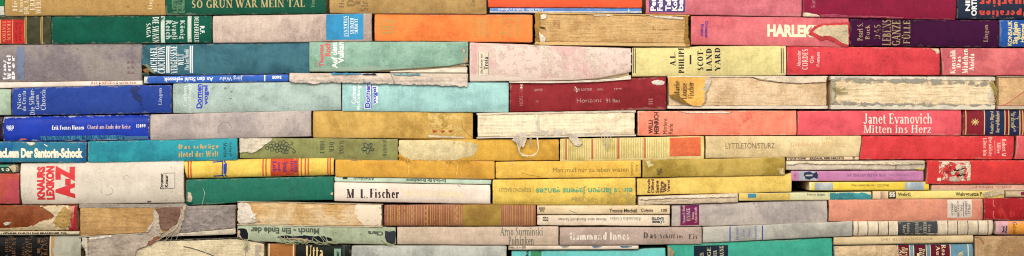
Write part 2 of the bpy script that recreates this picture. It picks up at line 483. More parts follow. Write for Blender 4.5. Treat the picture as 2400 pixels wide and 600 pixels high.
def book(kind, geo, colr, label, top=None, bot=None, skl=0, skr=0, bulge=None, yf=None, depth=None, tb=0, bb=0, board=None,
         pages='dcc79c', relief=.0012, ragged=1.0, solid=True, mat=None, thick=None, blockbot=None, spans=None, **mk):
    b = Bk()
    x0, tl, bl, x1, tr, br = geo
    b.seed = RND.random() * 100
    b.x0, b.x1 = x0 + .8, x1 - .8
    tp = top or [(x0, tl), (x1, tr)]; bp = bot or [(x0, bl), (x1, br)]
    hm = (bl - tl + br - tr) / 2
    wob = .8 if hm > 25 else .4
    cr = RND.uniform(.4, 2.0) if hm > 25 else .3
    def crn(x): return cr * max(0., 1 - min(x - x0, x1 - x) / 4.5) ** 2
    sd = b.seed
    b.top = lambda x: pl(tp, x) + .3 + crn(x) + wob * ((noise.noise(Vector((x * .011, sd, 0))) - .1) + .5 * noise.noise(Vector((x * .05, sd, 5))))
    b.bot = lambda x: pl(bp, x) - .2 - crn(x) + wob * (noise.noise(Vector((x * .011, sd, 9))) + .5 * noise.noise(Vector((x * .05, sd, 14))))
    b.skl, b.skr = skl, skr
    b.slope = ((tr - tl) + (br - bl)) / 2 / (x1 - x0)
    pb = kind == 'paperback'
    b.bulge = bulge if bulge is not None else {'hardcover': min(.0032, hm * S * .07), 'paperback': .0012, 'exposed': .0022}[kind]
    b.er = .0008 if kind == 'hardcover' else .0005
    b.s0 = max(.5, 1 - 1.7 * 2 / hm)
    b.dent = .0007 if kind == 'hardcover' else .0004
    b.yf = (RND.uniform(-.003, .003) if yf is None else yf) - b.bulge * .5
    depth = depth or RND.uniform(.105, .135)
    b.depth = depth
    name = {'hardcover': 'hardcover_book', 'paperback': 'paperback_book', 'exposed': 'worn_book'}[kind]
    b.root = bpy.data.objects.new(name, None)
    b.root.empty_display_size = .02
    COL.objects.link(b.root)
    xm = (x0 + x1) / 2
    b.org = (X(xm), 0.0, Z(b.bot(xm)))
    b.root.location = b.org
    b.root['label'] = label; b.root['category'] = 'book'; b.root['group'] = 'old books stacked flat with spines outward'
    L, H = x1 - x0, hm
    b.L, b.H = L, H
    b.layer = 0
    if kind == 'exposed':
        if 'streak' in mk: mk['streak'] *= .6
        mk.setdefault('streak', .16); mk.setdefault('grain', .42); mk.setdefault('weave', 1.0); mk.setdefault('rough', .85); mk.setdefault('sa', .5); mk.setdefault('altamt', .5)
        b.mat = mat or worn(colr, L, H, **mk)
        relief *= .4
        def yfn(x, y):
            r = noise.noise(Vector((x * .012 + b.seed, y * .35, b.seed))) + .6 * noise.noise(Vector((x * .09, y * .5, b.seed + 4))) + .5 * noise.noise(Vector((x * .3, y * .3, b.seed)))
            return surf(b, x, y) + relief * r
        b.front = yfn
        pad = 3.0 if (tb or bb) else 0
        b.pages = block(b, 'page_block', b.mat, b.x0 + pad, b.x1 - pad, lambda x: b.top(x) + tb, lambda x: b.bot(x) - bb, yfn, depth, 4, max(6, int(hm / 2.6)), ragged)
        bm_ = worn(board or colr, L, 8, ea=.5, grain=.45, sa=.6, speck=.8)
        if tb:
            b.upper = block(b, 'cover', bm_, b.x0, b.x1, lambda x: b.top(x), lambda x: b.top(x) + tb - .4 - .8 * noise.noise(Vector((x * .08, b.seed, 2))), lambda x, y: b.yf + .0002 + .0012 * noise.noise(Vector((x * .06, b.seed, 1))), depth + .003, 4, 2, ragged)
        if bb:
            b.lower = block(b, 'cover', bm_, b.x0, b.x1, lambda x: b.bot(x) - bb + .4 + .8 * noise.noise(Vector((x * .08, b.seed, 6))), lambda x: b.bot(x), lambda x, y: b.yf - .0004 + .0012 * noise.noise(Vector((x * .06, b.seed, 3))), depth + .003, 4, 2, ragged)
    else:
        if pb:
            mk.setdefault('rough', .45); mk.setdefault('grain', .16); mk.setdefault('weave', .2)
        b.mat = mat or worn(colr, L, H, **mk)
        th = thick or (.0006 if pb else .0024)
        b.cover = u_shell(b, 'cover', b.mat, th, depth)
        ins = .6 if pb else 4.5
        k = th / S + .15
        pm = worn(pages, L, H, streak=.2, grain=.3, weave=.8, rough=.9, ea=0, sa=.4)
        b.pages = block(b, 'page_block', pm, b.x0 + ins + max(skl, 0), b.x1 - ins + min(skr, 0), lambda x: b.top(x) + k, (lambda x: pl(blockbot, x)) if blockbot else (lambda x: b.bot(x) - k),
                        lambda x, y: b.yf + b.bulge + b.er + th + .0015, depth - (.0005 if pb else .003), 12, 4)
    BOOKS.append(b)
    return b

def to_surface(b, polys, off, mat, name, parent=None, cut=5.0, thick=0.0, xcut=None):
    bm = bmesh.new()
    if len(polys) == 1 and len(polys[0]) > 6:
        co, _, fs, *_r = geometry.delaunay_2d_cdt([Vector(q) for q in polys[0]], [], [list(range(len(polys[0])))], 1, 1e-3)
        polys = [[(co[i].x, co[i].y) for i in f] for f in fs]
    for i, pg in enumerate(polys):
        vs = [bm.verts.new((x, y, 0)) for x, y in pg]
        try: bm.faces.new(vs)
        except ValueError: pass
    big = [f for f in bm.faces if len(f.verts) > 4]
    if big: bmesh.ops.triangulate(bm, faces=big)
    if thick: bmesh.ops.remove_doubles(bm, verts=bm.verts[:], dist=1e-4)
    ys = [v.co.y for v in bm.verts]; xs = [v.co.x for v in bm.verts]
    y = math.floor(min(ys) / cut) * cut + cut
    while y < max(ys):
        bmesh.ops.bisect_plane(bm, geom=bm.verts[:] + bm.edges[:] + bm.faces[:], plane_co=(0, y, 0), plane_no=(0, 1, 0)); y += cut
    xc = xcut or 24.0
    x = math.floor(min(xs) / xc) * xc + xc
    while x < max(xs):
        bmesh.ops.bisect_plane(bm, geom=bm.verts[:] + bm.edges[:] + bm.faces[:], plane_co=(x, 0, 0), plane_no=(1, 0, 0)); x += xc
    ol = off if callable(off) else (lambda x, y: off)
    uvl = bm.loops.layers.uv.new('UVMap')
    for f in bm.faces:
        f.smooth = True
        for l in f.loops: l[uvl].uv = (l.vert.co.x - b.x0, l.vert.co.y - b.top(l.vert.co.x))
    src = {v: (v.co.x, v.co.y) for v in bm.verts}
    rim = [e for e in bm.edges if e.is_boundary] if thick else []
    for v in bm.verts:
        x, y = src[v]
        w = P(b, x, y, ol(x, y)); v.co = (w[0] - b.org[0], w[1] - b.org[1], w[2] - b.org[2])
    if thick:
        r = bmesh.ops.extrude_edge_only(bm, edges=rim)
        for g in r['geom']:
            if isinstance(g, bmesh.types.BMVert): g.co.y += thick
    bmesh.ops.recalc_face_normals(bm, faces=bm.faces[:])
    me = bpy.data.meshes.new(name); bm.to_mesh(me); bm.free()
    me.materials.append(mat)
    o = bpy.data.objects.new(name, me); COL.objects.link(o)
    o.parent = parent or b.root
    return o

def clampy(b, x, y): return min(max(y, b.top(x) + 1.0), b.bot(x) - 1.0)

LAY = .00022
def nextlay(b, parent=None):
    b.layer += 1
    return LAY + .00006 * (b.layer % 6)

def text(b, s, x0, y0, x1, y1, o='h', c='222222', font='s', wear=.25, name='title_lettering', parent=None, bold=None, off=None, rough=.6):
    if font == 's': polys = sans_polys(s, bold if bold is not None else .0)
    elif font == 'b': polys = sans_polys(s, bold if bold is not None else .035)
    else: polys = serif_polys(s, (bold if bold is not None else 1.0) * (1.22 if min(x1 - x0, y1 - y0) < 13 else 1.12))
    if not polys: return
    ax = [q[0] for f in polys for q in f]; ay = [q[1] for f in polys for q in f]
    mx0, mx1, my0, my1 = min(ax), max(ax), min(ay), max(ay)
    out = []; xc = (x0 + x1) / 2
    for f in polys:
        g = []
        for tx, ty in f:
            a = (tx - mx0) / max(mx1 - mx0, 1e-6); d = (ty - my0) / max(my1 - my0, 1e-6)
            if o == 'h': x, y = x0 + a * (x1 - x0), y1 - d * (y1 - y0)
            elif o == 'u': x, y = x1 - a * (x1 - x0), y0 + d * (y1 - y0)
            elif o == 'd': x, y = x0 + d * (x1 - x0), y0 + a * (y1 - y0)
            else: x, y = x1 - d * (x1 - x0), y1 - a * (y1 - y0)
            y += b.slope * (x - xc)
            if o in 'da': x += -b.slope * (y - (y0 + y1) / 2)
            g.append((x, clampy(b, x, y)))
        out.append(g)
    of = off if off is not None else (LAY * 2.6 if parent else LAY) 
    return to_surface(b, out, of + .00004 * (b.layer % 4), ink(c, wear, rough), name, parent, cut=5.0)

def rect(x0, y0, x1, y1): return [(x0, y0), (x1, y0), (x1, y1), (x0, y1)]

def panel(b, x0, y0, x1, y1, c, name='title_label', wear=0.0, full=False, parent=None, off=None, mat=None, jagged=0, label=None, **mk):
    """a label, band or stripe lying on the spine; y None: right across"""
    xs = [x0 + (x1 - x0) * i / max(1, int((x1 - x0) / 12)) for i in range(max(1, int((x1 - x0) / 12)) + 1)]
    T = [(x, clampy(b, x, (b.top(x) + .6) if y0 is None else y0 + b.slope * (x - (x0 + x1) / 2))) for x in xs]
    B = [(x, clampy(b, x, (b.bot(x) - .6) if y1 is None else y1 + b.slope * (x - (x0 + x1) / 2))) for x in xs]
    pg = [[T[i], T[i + 1], B[i + 1], B[i]] for i in range(len(xs) - 1)]
    b.layer += 1
    of = off if off is not None else (LAY * 1.9 if parent else LAY * .8) + .00002 * (b.layer % 5)
    if mk: mk['ea'] = 0
    m = mat or (worn(c, 9e5, 9e5, **mk) if mk else ink(c, wear))
    o = to_surface(b, pg, of, m, name, parent)
    if label: o['label'] = label
    return o

def jag(pts, amp=1.5, step=4.0, seed=0.0):
    out = []
    for (ax, ay), (cx, cy) in zip(pts, pts[1:] + pts[:1]):
        L = math.hypot(cx - ax, cy - ay); n = max(1, int(L / step))
        for i in range(n):
            f = i / n
            x, y = ax + (cx - ax) * f, ay + (cy - ay) * f
            k = amp * (.9 * noise.noise(Vector((x * .075 + seed, y * .075, 4))) + noise.noise(Vector((x * .21 + seed, y * .21, 1))) + .6 * noise.noise(Vector((x * .6, y * .6 + seed, 2))))
            nx, ny = (cy - ay) / max(L, .01), -(cx - ax) / max(L, .01)
            out.append((x + nx * k, y + ny * k))
    return out

def patch(b, pts, c, name='torn_patch', amp=1.6, step=3.5, off=.0005, thick=.0008, mat=None, clamp=True, parent=None, label=None, cut=4.0, xcut=8.0, crinkle=None, **mk):
    pg = jag(pts, amp, step, b.seed)
    if clamp: pg = [(x, clampy(b, x, y)) for x, y in pg]
    if crinkle is None: crinkle = .0017 if name in ('torn_patch', 'torn_spine', 'torn_cloth', 'torn_cover', 'paper_scrap', 'spine_remnant') and thick and mat is None else 0
    if crinkle:
        cut, xcut = 2.5, 3.0
        o0 = off if callable(off) else (lambda x, y, q=off: q)
        off = lambda x, y: o0(x, y) + crinkle * (abs(noise.noise(Vector((x * .06 + b.seed, y * .12, 1)))) + .7 * abs(noise.noise(Vector((x * .22 + y * .12, y * .2 - x * .08, b.seed)))))
    d = dict(ea=0, grain=.4, sa=.5, speck=.8, streak=.06, weave=.9, rough=.85); d.update(mk)
    d['ea'] = 0
    if name == 'glue_remnant': mat = mat or ink(c, d.get('wear', .56)); thick = 0
    if name in ('stain', 'smudge', 'ink_stain', 'glue_stain', 'worn_patch', 'label_trace'): mat = mat or ink(c, d.get('wear', .58))
    m = mat or worn(c, 9e5, 9e5, **d)
    o = to_surface(b, [pg], off, m, name, parent, cut=cut, thick=thick, xcut=xcut)
    if label: o['label'] = label
    return o

def stroke_polys(pts, w):
    out = []
    for (ax, ay), (cx, cy) in zip(pts, pts[1:]):
        L = math.hypot(cx - ax, cy - ay) or .01
        nx, ny = -(cy - ay) / L * w / 2, (cx - ax) / L * w / 2
        out.append([(ax + nx, ay + ny), (cx + nx, cy + ny), (cx - nx, cy - ny), (ax - nx, ay - ny)])
    return out

def drawing(b, lines, w, c, name='ornament', wear=.2, parent=None, extra=()):
    pg = list(extra)
    for l in lines: pg += stroke_polys(l, w)
    pg = [[(x, clampy(b, x, y)) for x, y in f] for f in pg]
    return to_surface(b, pg, LAY * (2.8 if parent else 1.2), ink(c, wear), name, parent)

def ring(cx, cy, r, n=10, ry=None): return [(cx + r * math.cos(6.2832 * i / n), cy + (ry or r) * math.sin(6.2832 * i / n)) for i in range(n + 1)]

def thread(b, pts, r=.6, c='d8c8a8', name='thread', base=0.0):
    """loose thread: pts (x, y, distance in front of the spine in px)"""
    cu = bpy.data.curves.new(name, 'CURVE'); cu.dimensions = '3D'; cu.bevel_depth = r * S; cu.bevel_resolution = 1; cu.resolution_u = 4
    sp = cu.splines.new('NURBS'); sp.points.add(len(pts) - 1); sp.use_endpoint_u = True; sp.order_u = 3
    for q, (x, y, d) in zip(sp.points, pts):
        q.co = (X(x) - b.org[0], (b.yf + base) - d * S - b.org[1], Z(y) - b.org[2], 1)
    tmp = bpy.data.objects.new('tmp', cu)
    me = bpy.data.meshes.new_from_object(tmp)
    bpy.data.objects.remove(tmp); bpy.data.curves.remove(cu)
    me.name = name
    ul = me.uv_layers.active or me.uv_layers.new(name='UVMap'); ul.name = 'UVMap'
    key = ('thr', c)
    if key not in MC: MC[key] = worn(c, 999, 999, ea=0, grain=.3, weave=.2)
    me.materials.clear(); me.materials.append(MC[key])
    me.polygons.foreach_set('use_smooth', [True] * len(me.polygons))
    o = bpy.data.objects.new(name, me); COL.objects.link(o); o.parent = b.root
    return o

def fringe(b, x0, x1, y, n, c, length=7, seed=1, up=False, d=2.0, r=.45):
    """frayed cloth edge: one tuft of short threads"""
    rr = random.Random(seed); V, Fc, UV = [], [], []
    for i in range(n):
        x = x0 + (x1 - x0) * rr.random(); yy = y(x) if callable(y) else y
        l = length * rr.uniform(.4, 1.2); a = rr.uniform(-.7, .7); dd = d + rr.uniform(-1, 1.5)
        pts = []
        for k in range(5):
            f = k / 4
            pts.append((x + a * l * f + rr.uniform(-.6, .6) * f, yy + (l * f) * (-1 if up else 1) * (1 - .15 * f), dd + 1.5 * f))
        base = len(V)
        for k, (px, py, pd) in enumerate(pts):
            w = r * (1 - .6 * k / 4)
            for q in range(3):
                an = q * 2.094
                V.append((X(px + w * math.cos(an)), b.yf - (pd + w * math.sin(an)) * S, Z(py))); UV.append((px - b.x0, py))
        for k in range(4):
            for q in range(3):
                a0 = base + k * 3 + q; a1 = base + k * 3 + (q + 1) % 3
                Fc.append((a0, a1, a1 + 3, a0 + 3))
    key = ('thr', c)
    if key not in MC: MC[key] = worn(c, 999, 999, ea=0, grain=.3, weave=.2)
    o = mesh_obj('frayed_threads', V, Fc, UV, MC[key], b.root, b.org)
    o['kind'] = 'stuff'
    return o

# ------------------------------------------------------------------ setting
def setting_box(name, lo, hi, c):
    (a, b_, c_), (d, e, f) = lo, hi
    V = [(a, b_, c_), (d, b_, c_), (d, e, c_), (a, e, c_), (a, b_, f), (d, b_, f), (d, e, f), (a, e, f)]
    Fc = [(0, 3, 2, 1), (4, 5, 6, 7), (0, 1, 5, 4), (1, 2, 6, 5), (2, 3, 7, 6), (3, 0, 4, 7)]
    o = mesh_obj(name, V, Fc, [(q[0] / S, (q[1] + q[2]) / S) for q in V], worn(c, 99999, 99999, ea=0), None, (0, 0, 0))
    o['kind'] = 'structure'
    return o
setting_box('ground', (-1.5, -.25, -.04), (1.5, .22, 0.0), '5a5048')
setting_box('unseen_back_panel', (-1.5, .16, 0.001), (1.5, .22, .48), '3a342e')  # unseen panel added behind the books so no sky light shows through gaps
# ------------------------------------------------------------------ the books, row by row from the top
HC, PB, EX = 'hardcover', 'paperback', 'exposed'
CREAM, GOLD, BLACK, WHITE = 'e9d9b8', 'b89a58', '1c1a1a', 'e8e4dc'

# ---- row 1
b = book(HC, (-200, -30, 38, 11, -30, 37), '08703f', 'green book with a cream lower band, cut off at the top left corner')
panel(b, -195, 15, 10, 37, 'ddd6c4', 'cover_band', sa=.2)
b = book(HC, (12, -30, 38, 388, -30, 35.5), 'a98343', 'ochre brown cloth book with worn silver lettering, first in the top row', skr=2, altamt=.5, alt='b88f4d', grain=.3, speck=.7)
for s, x, y, xx in (('Heinz', 31, 26, 43), ('Konsalik', 46, 28, 56), ('DR. MED.', 58, 33, 69), ('ERIKA', 72, 24, 83), ('WERNER', 85, 33, 98)):
    text(b, s, x, -24, xx, y, 'a', 'd3c6a6', 'r', .35)
text(b, 'Lingen', 349, -18, 361, 22, 'a', 'd8c79a', 'r', .2)
b = book(HC, (389, -32, 36, 765, -34, 31), '1a5440', 'dark green cloth book with large gold title along its spine, top row', alt='17503c', speck=.4)
text(b, 'SO GRÜN WAR MEIN TAL', 451, -5, 715, 18, 'h', 'b5a068', 'r', .22, bold=1.1)
panel(b, 404, -24, 434, 31, '4b7a56', wear=.45)
for s, x in (('RICHARD', 407), ('LLEWELLYN', 418)): text(b, s, x, -20, x + 9, 27, 'a', '16402f', 'r', .2, 'author_lettering')
text(b, 'Verlag', 729, -10, 741, 18, 'a', '6f8f63', 'r', .35, 'publisher_lettering')
b = book(HC, (772, -36, 31, 1141, -34, 33), 'b18c50', 'tan brown cloth book with dark faded lettering, top row beside the green one', alt='a58046', speck=.4, sa=.25)
for s, x, w, y in (('Heinz', 796, 11, 18), ('Die', 814, 18, 16), ('In', 834, 11, 12), ('Straße', 845, 18, 26)): text(b, s, x, -26, x + w, y, 'a', '7c6238', 'r', .3)
text(b, 'Lingen', 1104, -16, 1115, 14, 'a', '7c6238', 'r', .25, 'publisher_lettering')
b = book(HC, (1143, -40, 17, 1506, -40, 18.5), 'f4551c', 'plain bright orange red cloth book in the middle of the top row', altamt=.3, speck=.25, sa=.15, grain=.2)
b = book(PB, (1147, 18, 30, 1505, 19.5, 31), '4a7ec6', 'thin blue and white booklet under the bright orange red book', pages='e8ddcc', yf=.001)
panel(b, 1148, 26, 1504, None, 'e6ded6', 'cover_band', sa=.3)
text(b, 'Arthur Miller - Death of a Salesman', 1167, 20, 1274, 26, 'u', 'dfe6ee', 'r', .2)
panel(b, 1472, None, 1475, None, 'e8e4dc', 'stripe')
b = book(HC, (1513, -30, 33, 1879, -30, 39), 'd8707c', 'dusty pink book with a purple label of white words, top row', alt='c9646f', speck=.5)
l = panel(b, 1521, -25, 1605, 29, '5a4a86', sa=.3, ea=.1)
for s, x in (('Peter', 1524), ('Feinde', 1540), ('Tafeln', 1559), ('Kolum', 1574), ('bani', 1588)): text(b, s, x, -24, x + 13, 26, 'a', 'ece4e0', 'b', .12, parent=l)
b = book(HC, (1880, -30, 40, 2240, -30, 47), '8e1a3c', 'plain crimson book with a frayed lower edge, top row on the right', altamt=.4, speck=.4, ea=.25, edge='c0707a')
patch(b, [(1881, 29), (1893, 31), (1910, 33), (1922, 39), (1905, 41), (1881, 40)], 'd9c9a8', label='torn cream corner')
patch(b, [(1918, 35), (1960, 33), (1990, 37), (2066, 38), (2118, 41), (2115, 44), (2050, 44), (1990, 43), (1925, 41)], 'b34a62', amp=1, off=.0012, thick=.0015)
text(b, 'Roman', 1900, -16, 1910, 18, 'a', 'b06a74', 'r', .5)
b = book(HC, (2242, -34, 44, 2620, -34, 45), '222a3a', 'black book with red gothic letters upside down, top right corner', rough=.45, alt='2b3346', speck=.4)
text(b, 'Operation', 2295, 20, 2412, 41, 'u', 'cf3a24', 'r', .05, bold=1.7)
text(b, 'Hauptquartier', 2295, -10, 2500, 16, 'u', 'cf3a24', 'r', .05, bold=1.7)
text(b, 'NILL', 2262, -22, 2273, 26, 'a', 'eae8e6', 'b', .08, 'author_lettering')
text(b, 'ORTHO', 2276, -24, 2289, 37, 'a', 'eae8e6', 'b', .12, 'author_lettering')

# ---- row 2
b = book(HC, (-250, 37, 104, 119.5, 37, 103.5), '4c4b36', 'olive brown book with a red title label and gold lines, left end', alt='3f3f2c')
l = panel(b, 1, 46, 57, 102, 'c5201e', sa=.3, speck=.3)
panel(b, 29, 46, 30.5, 102, 'd0a050', 'stripe', parent=l); panel(b, 0, 46, 2, 102, 'c9a24a', 'stripe')
for s, x, y in (('STATION', 6, 98), ('FRAUEN-', 17, 98)): text(b, s, x, 50, x + 8, y, 'd', 'd98a5c', 'r', .2, parent=l)
for s, x in (('Marie Louise', 36), ('Fischer', 44)): text(b, s, x, 52, x + 7, 96, 'd', '8c1410', 'r', .1, 'author_lettering', parent=l)
for x in (57.5, 60.5, 95, 98): panel(b, x, None, x + 1.6, None, 'c2a04e', 'stripe', wear=.15)
b = book(HC, (120, 38, 103, 497, 36, 100), '0c503f', 'dark green book with silver bands and white lettering at its right end', alt='0f5a48', speck=.5)
text(b, 'SAGA', 344, 55, 354, 88, 'd', 'd4dccf', 'r', .15)
text(b, 'DIE SWANN', 358, 40, 373, 101, 'd', 'd4dccf', 'r', .12, bold=1.1)
for x in (377.5, 440): panel(b, x, None, x + 9, None, 'bcc8bb', 'stripe', wear=.35)
for s, x in (('Reich', 389), ('Avanti', 404), ('König', 420)): text(b, s, x, 48, x + 14, 92, 'd', 'a9bdb0', 'r', .2, bold=1.5)
text(b, 'DELDERFIELD', 456, 39, 466, 100, 'd', 'd4dccf', 'r', .12, 'author_lettering')
text(b, 'R.F.', 469, 61, 480, 80, 'd', 'd4dccf', 'b', .1, 'author_lettering')
b = book(HC, (498.5, 37, 101, 872, 30.5, 97), 'c4ae9e', 'beige linen book with a bright blue label near its right end', alt='b09a8e', grain=.4, speck=.7)
l = panel(b, 765, 31.5, 852, 93, '2b94c6', sa=.1, grain=.15, ea=.1)
for s, x, y0, y1 in (('STILKUNST', 806, 38, 87), ('REINERS', 821, 43, 80), ('LUDWIG', 831, 45, 79)): text(b, s, x, y0, x + 8.5, y1, 'd', 'e3eef2', 'r', .05, parent=l)
panel(b, 816, 38, 817.2, 86, 'd8e6ec', 'stripe', parent=l)
b = book(HC, (877, 32, 96, 1249, 34, 99), 'f28029', 'orange cloth book with faded gold lettering, left of the spineless brown one', alt='ea7422', speck=.7, sa=.25, grain=.25)
drawing(b, [[(893, 76), (921, 76), (921, 63), (901, 63), (901, 58)], [(893, 50), (893, 69), (915, 69)], [(899, 48), (921, 50), (921, 57)]], 3.2, 'a88f3c', 'emblem', .2)
for s, x, w, y0, y1 in (('Thomas', 1110, 13, 40, 88), ('Mann', 1124, 11, 44, 80), ('Roman', 1136, 14, 40, 90), ('Wolke', 1174, 12, 40, 92), ('Kaiser', 1190, 12, 40, 88), ('Werner', 1206, 16, 40, 88)):
    text(b, s, x, y0, x + w, y1, 'd', 'b48d42', 'r', .42)
b = book(EX, (1253, 28.5, 105, 1617, 35, 109.5), 'd0a668', 'spineless book showing brown glued pages between ochre cloth remains', tb=3, bb=8, board='d2a03a', alt='b98b4d', streak=.5, relief=.0020, bulge=.003, skl=0, yf=.001)
patch(b, [(1254, 30), (1264, 30), (1266, 50), (1262, 72), (1266, 98), (1262, 106), (1254, 104)], 'a87c2a', 'spine_remnant', off=.0022, thick=.004)
patch(b, [(1604, 37), (1613, 36), (1611, 70), (1616, 104), (1607, 106), (1602, 88), (1606, 62)], 'ac8030', 'spine_remnant', off=.0022, thick=.004)
for q in ([(1266, 34), (1281, 33), (1281, 43), (1268, 45)], [(1263, 74), (1280, 90), (1276, 98), (1262, 97)], [(1390, 33), (1438, 33), (1436, 37), (1392, 37)], [(1522, 36), (1560, 37), (1602, 41), (1600, 46), (1540, 41)]): patch(b, q, 'e3d6c2', 'paper_scrap', off=.0012)
for q in ([(1530, 58), (1533, 58), (1533, 67), (1580, 68), (1580, 71), (1530, 70)], [(1296, 47), (1312, 47), (1312, 68), (1296, 68)]): patch(b, q, 'a5763a', 'glue_stain', off=.0004, thick=0)
patch(b, [(1265, 62), (1275, 64), (1282, 71), (1276, 69), (1266, 66)], '5b4322', 'tear', off=.0006, thick=0)
for x, y, q in ((1256, 102, 1), (1612, 106, 2)): fringe(b, x - 5, x + 8, y, 12, 'a88440', 9, q)
b = book(HC, (1619, 37, 104, 1990, 41.5, 110.5), 'dc6d72', 'salmon pink book with large cream capitals and a torn right end', alt='cf5f66', speck=.5)
for s, x in (('Knaur', 1642), ('Droemer', 1652)): text(b, s, x, 50 if x > 1650 else 57, x + 8, 90 if x > 1650 else 86, 'd', '5a2c86', 'b', .1, 'publisher_lettering')
text(b, 'HARLEKIN', 1798, 58, 1930, 87, 'h', 'efdcb4', 'b', .04, bold=.055)
patch(b, [(1893, 80), (1908, 62), (1928, 56), (1990, 52), (1990, 110), (1975, 110), (1940, 92), (1925, 96)], 'cf3a40', 'torn_patch', off=.0006, label='red torn layer')
patch(b, [(1904, 75), (1913, 67), (1932, 60), (1986, 58), (1988, 107), (1972, 100), (1945, 84), (1925, 86)], 'd9c39a', 'torn_patch', off=.0010, label='bare cream board where the cover is torn off')
drawing(b, [[(1951, 57), (1951, 68)], [(1951, 74), (1953, 62)]], 1, '8a6a40', 'crack')
b = book(HC, (1991, 44, 107, 2341, 47, 111), '43183b', 'dark purple cloth book with rubbed gold lettering', alt='3a1434', speck=.3, sa=.1, ea=.15)
for s, x, w, y0, y1, wr in (('Pearl S.', 2009, 13, 54, 95, .3), ('Buck', 2028, 10, 58, 92, .5), ('DAS', 2048, 15, 58, 92, .5), ('LEBENS', 2068, 20, 46, 106, .42), ('GANZE', 2090, 20, 48, 106, .3), ('FÜLLE', 2113, 20, 48, 102, .42)):
    text(b, s, x, y0, x + w, y1, 'a', 'a88f62', 'r', wr)
text(b, 'Lingen', 2305, 58, 2318, 98, 'a', 'a08a66', 'r', .3, 'publisher_lettering')
b = book(HC, (2342.5, 46, 109, 2620, 46, 109), '2458a9', 'bright blue book with pale yellow lettering at the right edge', speck=.3)
for s, x, w, y0, y1 in (('KONSALIK', 2362, 10, 48, 107), ('Sie fielen', 2373, 12, 52, 103), ('vom', 2384, 8, 66, 94), ('Himmel', 2392, 9, 56, 99)): text(b, s, x, y0, x + w, y1, 'a', 'd9c884', 'b', .1)

# ---- row 3
b = book(HC, (-150, 106.5, 194.5, 332, 100, 188), '928680', 'thick lilac grey cloth book with white gothic letters at its left', alt='82777a', speck=.8, grain=.35, sa=.45)
panel(b, 38, 110, 56, 187, '6d7792', 'faded_band', wear=.4)
for s, x, w in (('Franz', 5, 9), ('Werfel', 15, 10), ('Der', 26, 8)): text(b, s, x, 130 if x > 14 else 140, x + w, 186, 'a', 'e4e0e2', 'r', .3, bold=1.6)
for x in (298, 307): text(b, 'III', x, 142, x + 6, 174, 'a', '7a5c60', 'r', .5, 'publisher_lettering')
b = book(PB, (-150, 195, 210, 334, 188, 199.5), 'eedbcb', 'thin cream booklet with red brown capitals under the lilac grey book', yf=.0015)
for s, x, xx in (('DIE', 212, 229), ('NEUEN', 239, 269), ('WÖRTER', 279, 320)): text(b, s, x, 190.5, xx, 197, 'h', 'a8604c', 'r', .1)
for x in (232, 272.5): panel(b, x, None, x + 3, None, '3c2c28', 'stripe')
b = book(HC, (331, 104, 177, 726, 98, 172), '3d6e7b', 'teal blue book with white lettering and a torn lower left corner', alt='305d6b', speck=.7, sa=.3)
for s, x, w, y0, y1 in (('MICHAEL', 352, 16, 110, 169), ('CRICHTON', 369, 17, 109, 172), ('VERGESSENE', 399, 16, 107, 172), ('WELT', 416, 14, 126, 153)): text(b, s, x, y0, x + w, y1, 'a', 'dfe4e0', 'r', .1, bold=1.1)
text(b, 'The Lost World', 432, 116, 442, 164, 'a', 'dfe4e0', 'r', .1)
for x in (389, 393.5, 444, 448.5): panel(b, x, 107, x + 3, 171, 'd8dedc', 'stripe', wear=.1)
patch(b, [(332, 153), (345, 151), (352, 162), (362, 172), (390, 175), (332, 175)], '2e2018', 'torn_patch', off=.0006, label='dark patch painted as shade inside the torn corner')  # dark colour painted in for the shade behind the torn cover
patch(b, [(333, 152), (344, 150), (351, 158), (366, 172), (360, 173), (348, 164), (342, 156)], '7f8a70', 'torn_patch', off=.0022, thick=.002)
patch(b, [(334, 163), (346, 160), (351, 167), (344, 172)], '94683a', 'torn_patch', off=.0012)
fringe(b, 333, 350, 171, 14, '5f7f6a', 8, 5)
b = book(PB, (337, 178.5, 196, 677, 174, 191), '2f62be', 'thin blue paperback with white title upside down under the teal book', altamt=.3, yf=0.0)
text(b, 'An den Stuhl gefesselt', 385, 179.5, 500, 191, 'u', 'e6eaf2', 's', .05, bold=.02)
text(b, 'Jörg Wehr', 514, 177, 568, 189, 'u', 'dfe6f2', 's', .05, name='author_lettering')
text(b, '3605', 638, 177.5, 660, 185, 'u', 'e6eaf2', 'b', .05)
panel(b, 619, None, 622, None, 'dfe2e6', 'stripe')
panel(b, 338, None, 346, None, 'c9ccc0', 'torn_patch', wear=.35)
b = book(HC, (724, 98, 168, 1098, 97, 148), '8bb09b', 'mint green book with red and white lettering and a lifted lower edge', bot=[(724, 168), (850, 167.5), (925, 163.5), (1000, 158), (1050, 155), (1098, 147)], alt='7da58f', speck=.8, sa=.5, grain=.4,
         blockbot=[(724, 166), (925, 168), (1098, 170)], pages='b39a78')
for s, x, w, y0, y1 in (('Thomas', 748, 11, 104, 157), ('Roch', 761, 14, 98, 132)): text(b, s, x, y0, x + w, y1, 'a', 'd2504a', 'b', .25, 'author_lettering')
for s, x, w, y0, y1 in (('Auf dem', 777, 14, 100, 160), ('Vulkan', 792, 14, 98, 148)): text(b, s, x, y0, x + w, y1, 'a', 'e8ece2', 'b', .18)
block(b, 'cover', worn('dcd0bb', 300, 8, sa=.5), 915, 1095, lambda x: pl([(915, 166), (1000, 163), (1040, 159), (1095, 157)], x), lambda x: pl([(915, 169.5), (1098, 170)], x), lambda x, y: b.yf + .004 + .0015 * noise.noise(Vector((x * .06, y * .3, 0))), .1, 4, 4, 1)
patch(b, [(1084, 112), (1090, 118), (1089, 130), (1096, 138), (1093, 150), (1074, 152), (1085, 146), (1088, 136)], 'b8a888', off=.0012)
fringe(b, 1078, 1097, 150, 14, 'd8c8a4', 6, 11)
